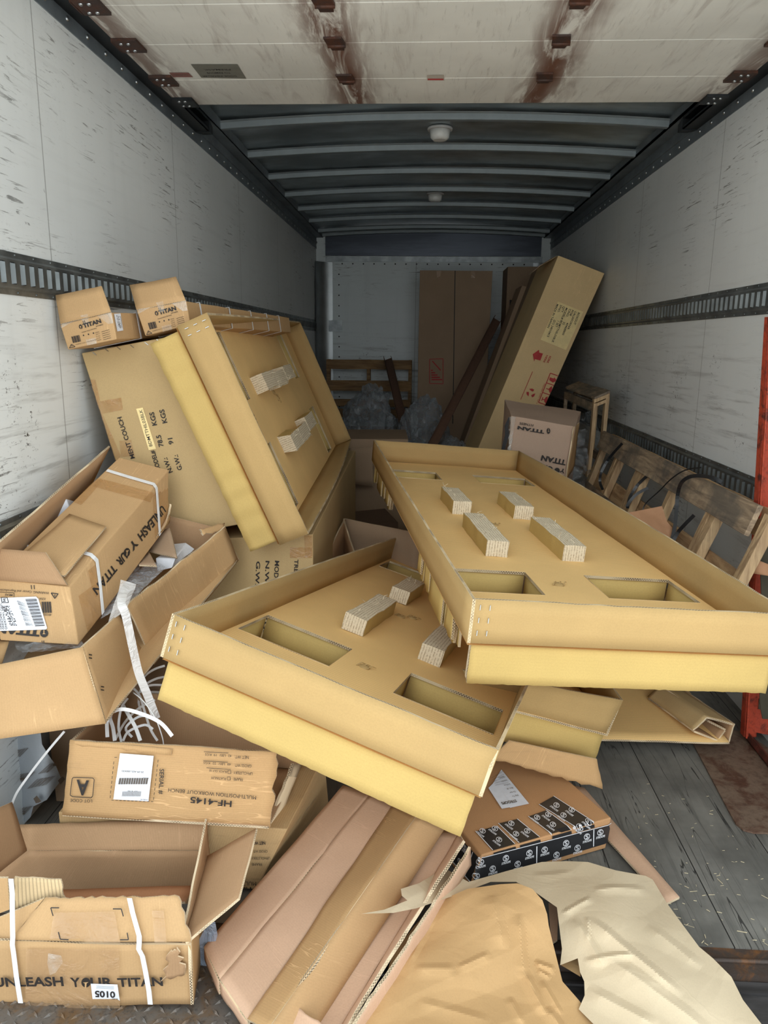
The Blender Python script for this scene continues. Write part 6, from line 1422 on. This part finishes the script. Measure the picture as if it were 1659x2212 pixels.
g.ppoly(pP, [(zp(985, 1215)[0]+6*math.cos(j*.63), zp(985, 1215)[1]+6*math.sin(j*.63)) for j in range(10)], 0, of); g.obj('lettering', [M['ink'], M['dull']], tt, drape=[tt.children[0]])
g = G(); g.sheet([P(1097, 975, y=yt-.01), P(1103, 975, y=yt-.012), P(1114, 900, y=yt-.012), P(1103, 900, y=yt-.01)], .002, (4, 16), .006, 14, 5, (0, .004, 0, .008)); g.obj('tape', M['tape'], tt)
g = G(); blob(g, [(1098, 902), (1101, 901), (1098, 925), (1100, 940), (1093, 962), (1090, 975), (1083, 975), (1086, 958), (1091, 940), (1090, 920)], lambda u, v: P(u, v, y=yt-.006), 9, 3, .0); g.obj('torn_gap_shade', M['void'], tt)  # black sheet painted as the shade inside the torn opening
sh(tt, 'side_flap', [P(1222, 1040, y=yt+.0), P(1238, 1010, y=yt+.2), P(1254, 912, y=yt+.22), P(1240, 922, y=yt)], m=[M['old'], M['brown_in'], M['edge2']], seed=183, n=(5, 9), amp=.004, jag=(.005, .006, 0, .006))
carton('brown_carton', 'brown carton beneath the grey-brown printed one, hidden behind the topmost tray', 'carton', hx((.40, 4.0, .0), (.42, 0, 0), (0, .44, 0), (0, 0, .415)), M['brown'], 184)
# brown beams
def beam(label, a, b, w1, w2, m=M['darkbeam']):
    g = G(); d_ = (b-a).normalized(); s_ = V((1, 0, -d_.x/d_.z if abs(d_.z) > .1 else 0)).normalized(); f_ = d_.cross(s_).normalized()
    g.box(a, b-a, s_*w1, f_*.004, n=(1, 1, 1)); g.box(a, b-a, s_*.004, -f_*w2, n=(1, 1, 1)); g.box(a+s_*(w1-.004), b-a, s_*.004, -f_*w2*.5, n=(1, 1, 1)); o_ = g.obj('angle_beam', m, recalc=True, bevel=.001); tag(o_, label, 'beam', 'brown angle beams at the back')
beam('short brown angle beam propped against the back pallet', P(872, 955, y=6.5), P(831, 778, y=7.75), .075, .05)
beam('long brown angle beam leaning diagonally across the tall seamed carton', P(922, 962, y=6.0), P(1066, 686, y=7.25), .075, .04)
# pallet at the front wall
bp = empty('wooden_pallet', (-.6, 7.85, 0), 'wooden pallet standing upright at the front wall behind the film heaps', 'pallet')
x0, x1 = P(706, 776, y=7.85).x, P(889, 776, y=7.85).x; zt0 = P(706, 776, y=7.85).z
for k_, (z1_, hh_) in enumerate(((0, .095), (.21, .105), (.40, .075), (.50, .09), (.68, .09), (.86, .09), (1.02, .09))):
    g = G(); g.box((x0, 7.80, zt0-z1_-hh_), (x1-x0, 0, 0), (0, .018, 0), (0, 0, hh_), n=(10, 1, 2), amp=.003, freq=8, seed=k_); g.obj('slat', M['woodb'], bp, bevel=.001, recalc=True)
for xx in (x0, (x0+x1)/2-.02, x1-.03):
    g = G(); g.box((xx, 7.82, zt0-1.12), (.035, 0, 0), (0, .09, 0), (0, 0, 1.12), n=(1, 1, 8), amp=.002, seed=3); g.obj('stringer', M['woodb'], bp, bevel=.001, recalc=True)
# film heaps
def heap(label, c, r, seed, n1=5):
    g = G(); bmesh.ops.create_icosphere(g.bm, subdivisions=n1, radius=1); so_ = V((seed*3, seed*7, seed))
    for v in g.bm.verts:
        p = v.co.copy(); d_ = 1+.22*noise.noise(p*1.3+so_)+.20*(abs(noise.noise(p*3.2+so_))-.2)+.20*abs(noise.noise(p*4.5+so_))+.06*abs(noise.noise(p*11+so_))
        d_ -= .06*abs(noise.noise(V((p.x*14, p.y*3, p.z*3))+so_))
        v.co = V(c)+V((p.x*r[0]*d_, p.y*r[1]*d_, p.z*r[2]*d_)); v.co.z = max(v.co.z, .01)
    o_ = g.obj('film_heap', M['wrap']); tag(o_, label, 'plastic film'); return o_
heap('heap of crumpled clear film at the left, in front of the back pallet', (P(795, 905, y=6.9).x, 6.9, .50), (.25, .28, .46), 2)
heap('heap of crumpled clear film between the two brown beams', (P(915, 915, y=6.5).x, 6.6, .45), (.22, .26, .44), 5)
heap('low heap of clear film in front of the tall seamed carton', (P(985, 945, y=6.3).x, 6.35, .30), (.20, .22, .30), 8)
o_ = carton('brown_carton', 'dark brown carton under the left film heap, behind the gap between the trays', 'carton', hx((-.62, 5.2, .0), (.52, .05, 0), (-.03, .6, 0), (0, 0, .73)), M['dull'], 191)
sh(o_, 'flap', [P(755, 968, y=5.15), P(806, 966, y=5.1), P(806, 1050, y=5.1), P(760, 1045, y=5.12)], m=[M['dull'], M['dull'], M['edge2']], seed=192)
carton('brown_carton', 'dark flat-topped carton low in the gap between the upright tray and the topmost tray', 'carton', hx((-.50, 4.35, .0), (.36, .18, 0), (-.1, .4, 0), (0, 0, .30)), card('dark_carton', lin(110, 88, 72)), 193)
o_ = empty('open_carton', (-.3, 3.5, 0), 'open carton with a pointed corner showing behind the tilted tray', 'carton')
a, b = P(743, 1120, y=3.5), P(905, 1152, y=3.3)
dn_ = V((0, 0, -.45)); bk2 = V((.18, .5, -.02))
sh(o_, 'wall', [a+dn_, b+dn_, b, a], m=[M['dull'], M['brown_in'], M['edge2']], seed=195)
sh(o_, 'wall', [P(762, 1180, y=3.2)+dn_, a+dn_, a, P(765, 1190, y=3.2)], m=[M['dull'], M['brown_in'], M['edge2']], seed=196)
sh(o_, 'wall', [a+dn_, a+dn_+V((-.03, -.45, 0)), a+V((-.03, -.45, -.06)), a], m=[M['dull'], M['brown_in'], M['edge2']], seed=197)
# supports hidden deep in the pile, holding the trays and the leaning carton
carton('brown_carton', 'brown carton deep in the pile under the tilted tray', 'carton', hx((-.30, 2.25, .0), (.42, 0, 0), (0, .9, 0), (0, 0, .20)), M['dull'], 198)
carton('brown_carton', 'brown carton deep in the pile under the far end of the topmost tray', 'carton', hx((.20, 3.3, .0), (.50, 0, 0), (0, .40, 0), (0, 0, .60)), M['dull'], 199)
carton('brown_carton', 'brown carton low in the pile beneath the big open carton', 'carton', hx((-1.1, 2.0, .0), (.5, 0, 0), (0, .42, 0), (0, 0, .40)), M['dull'], 200)
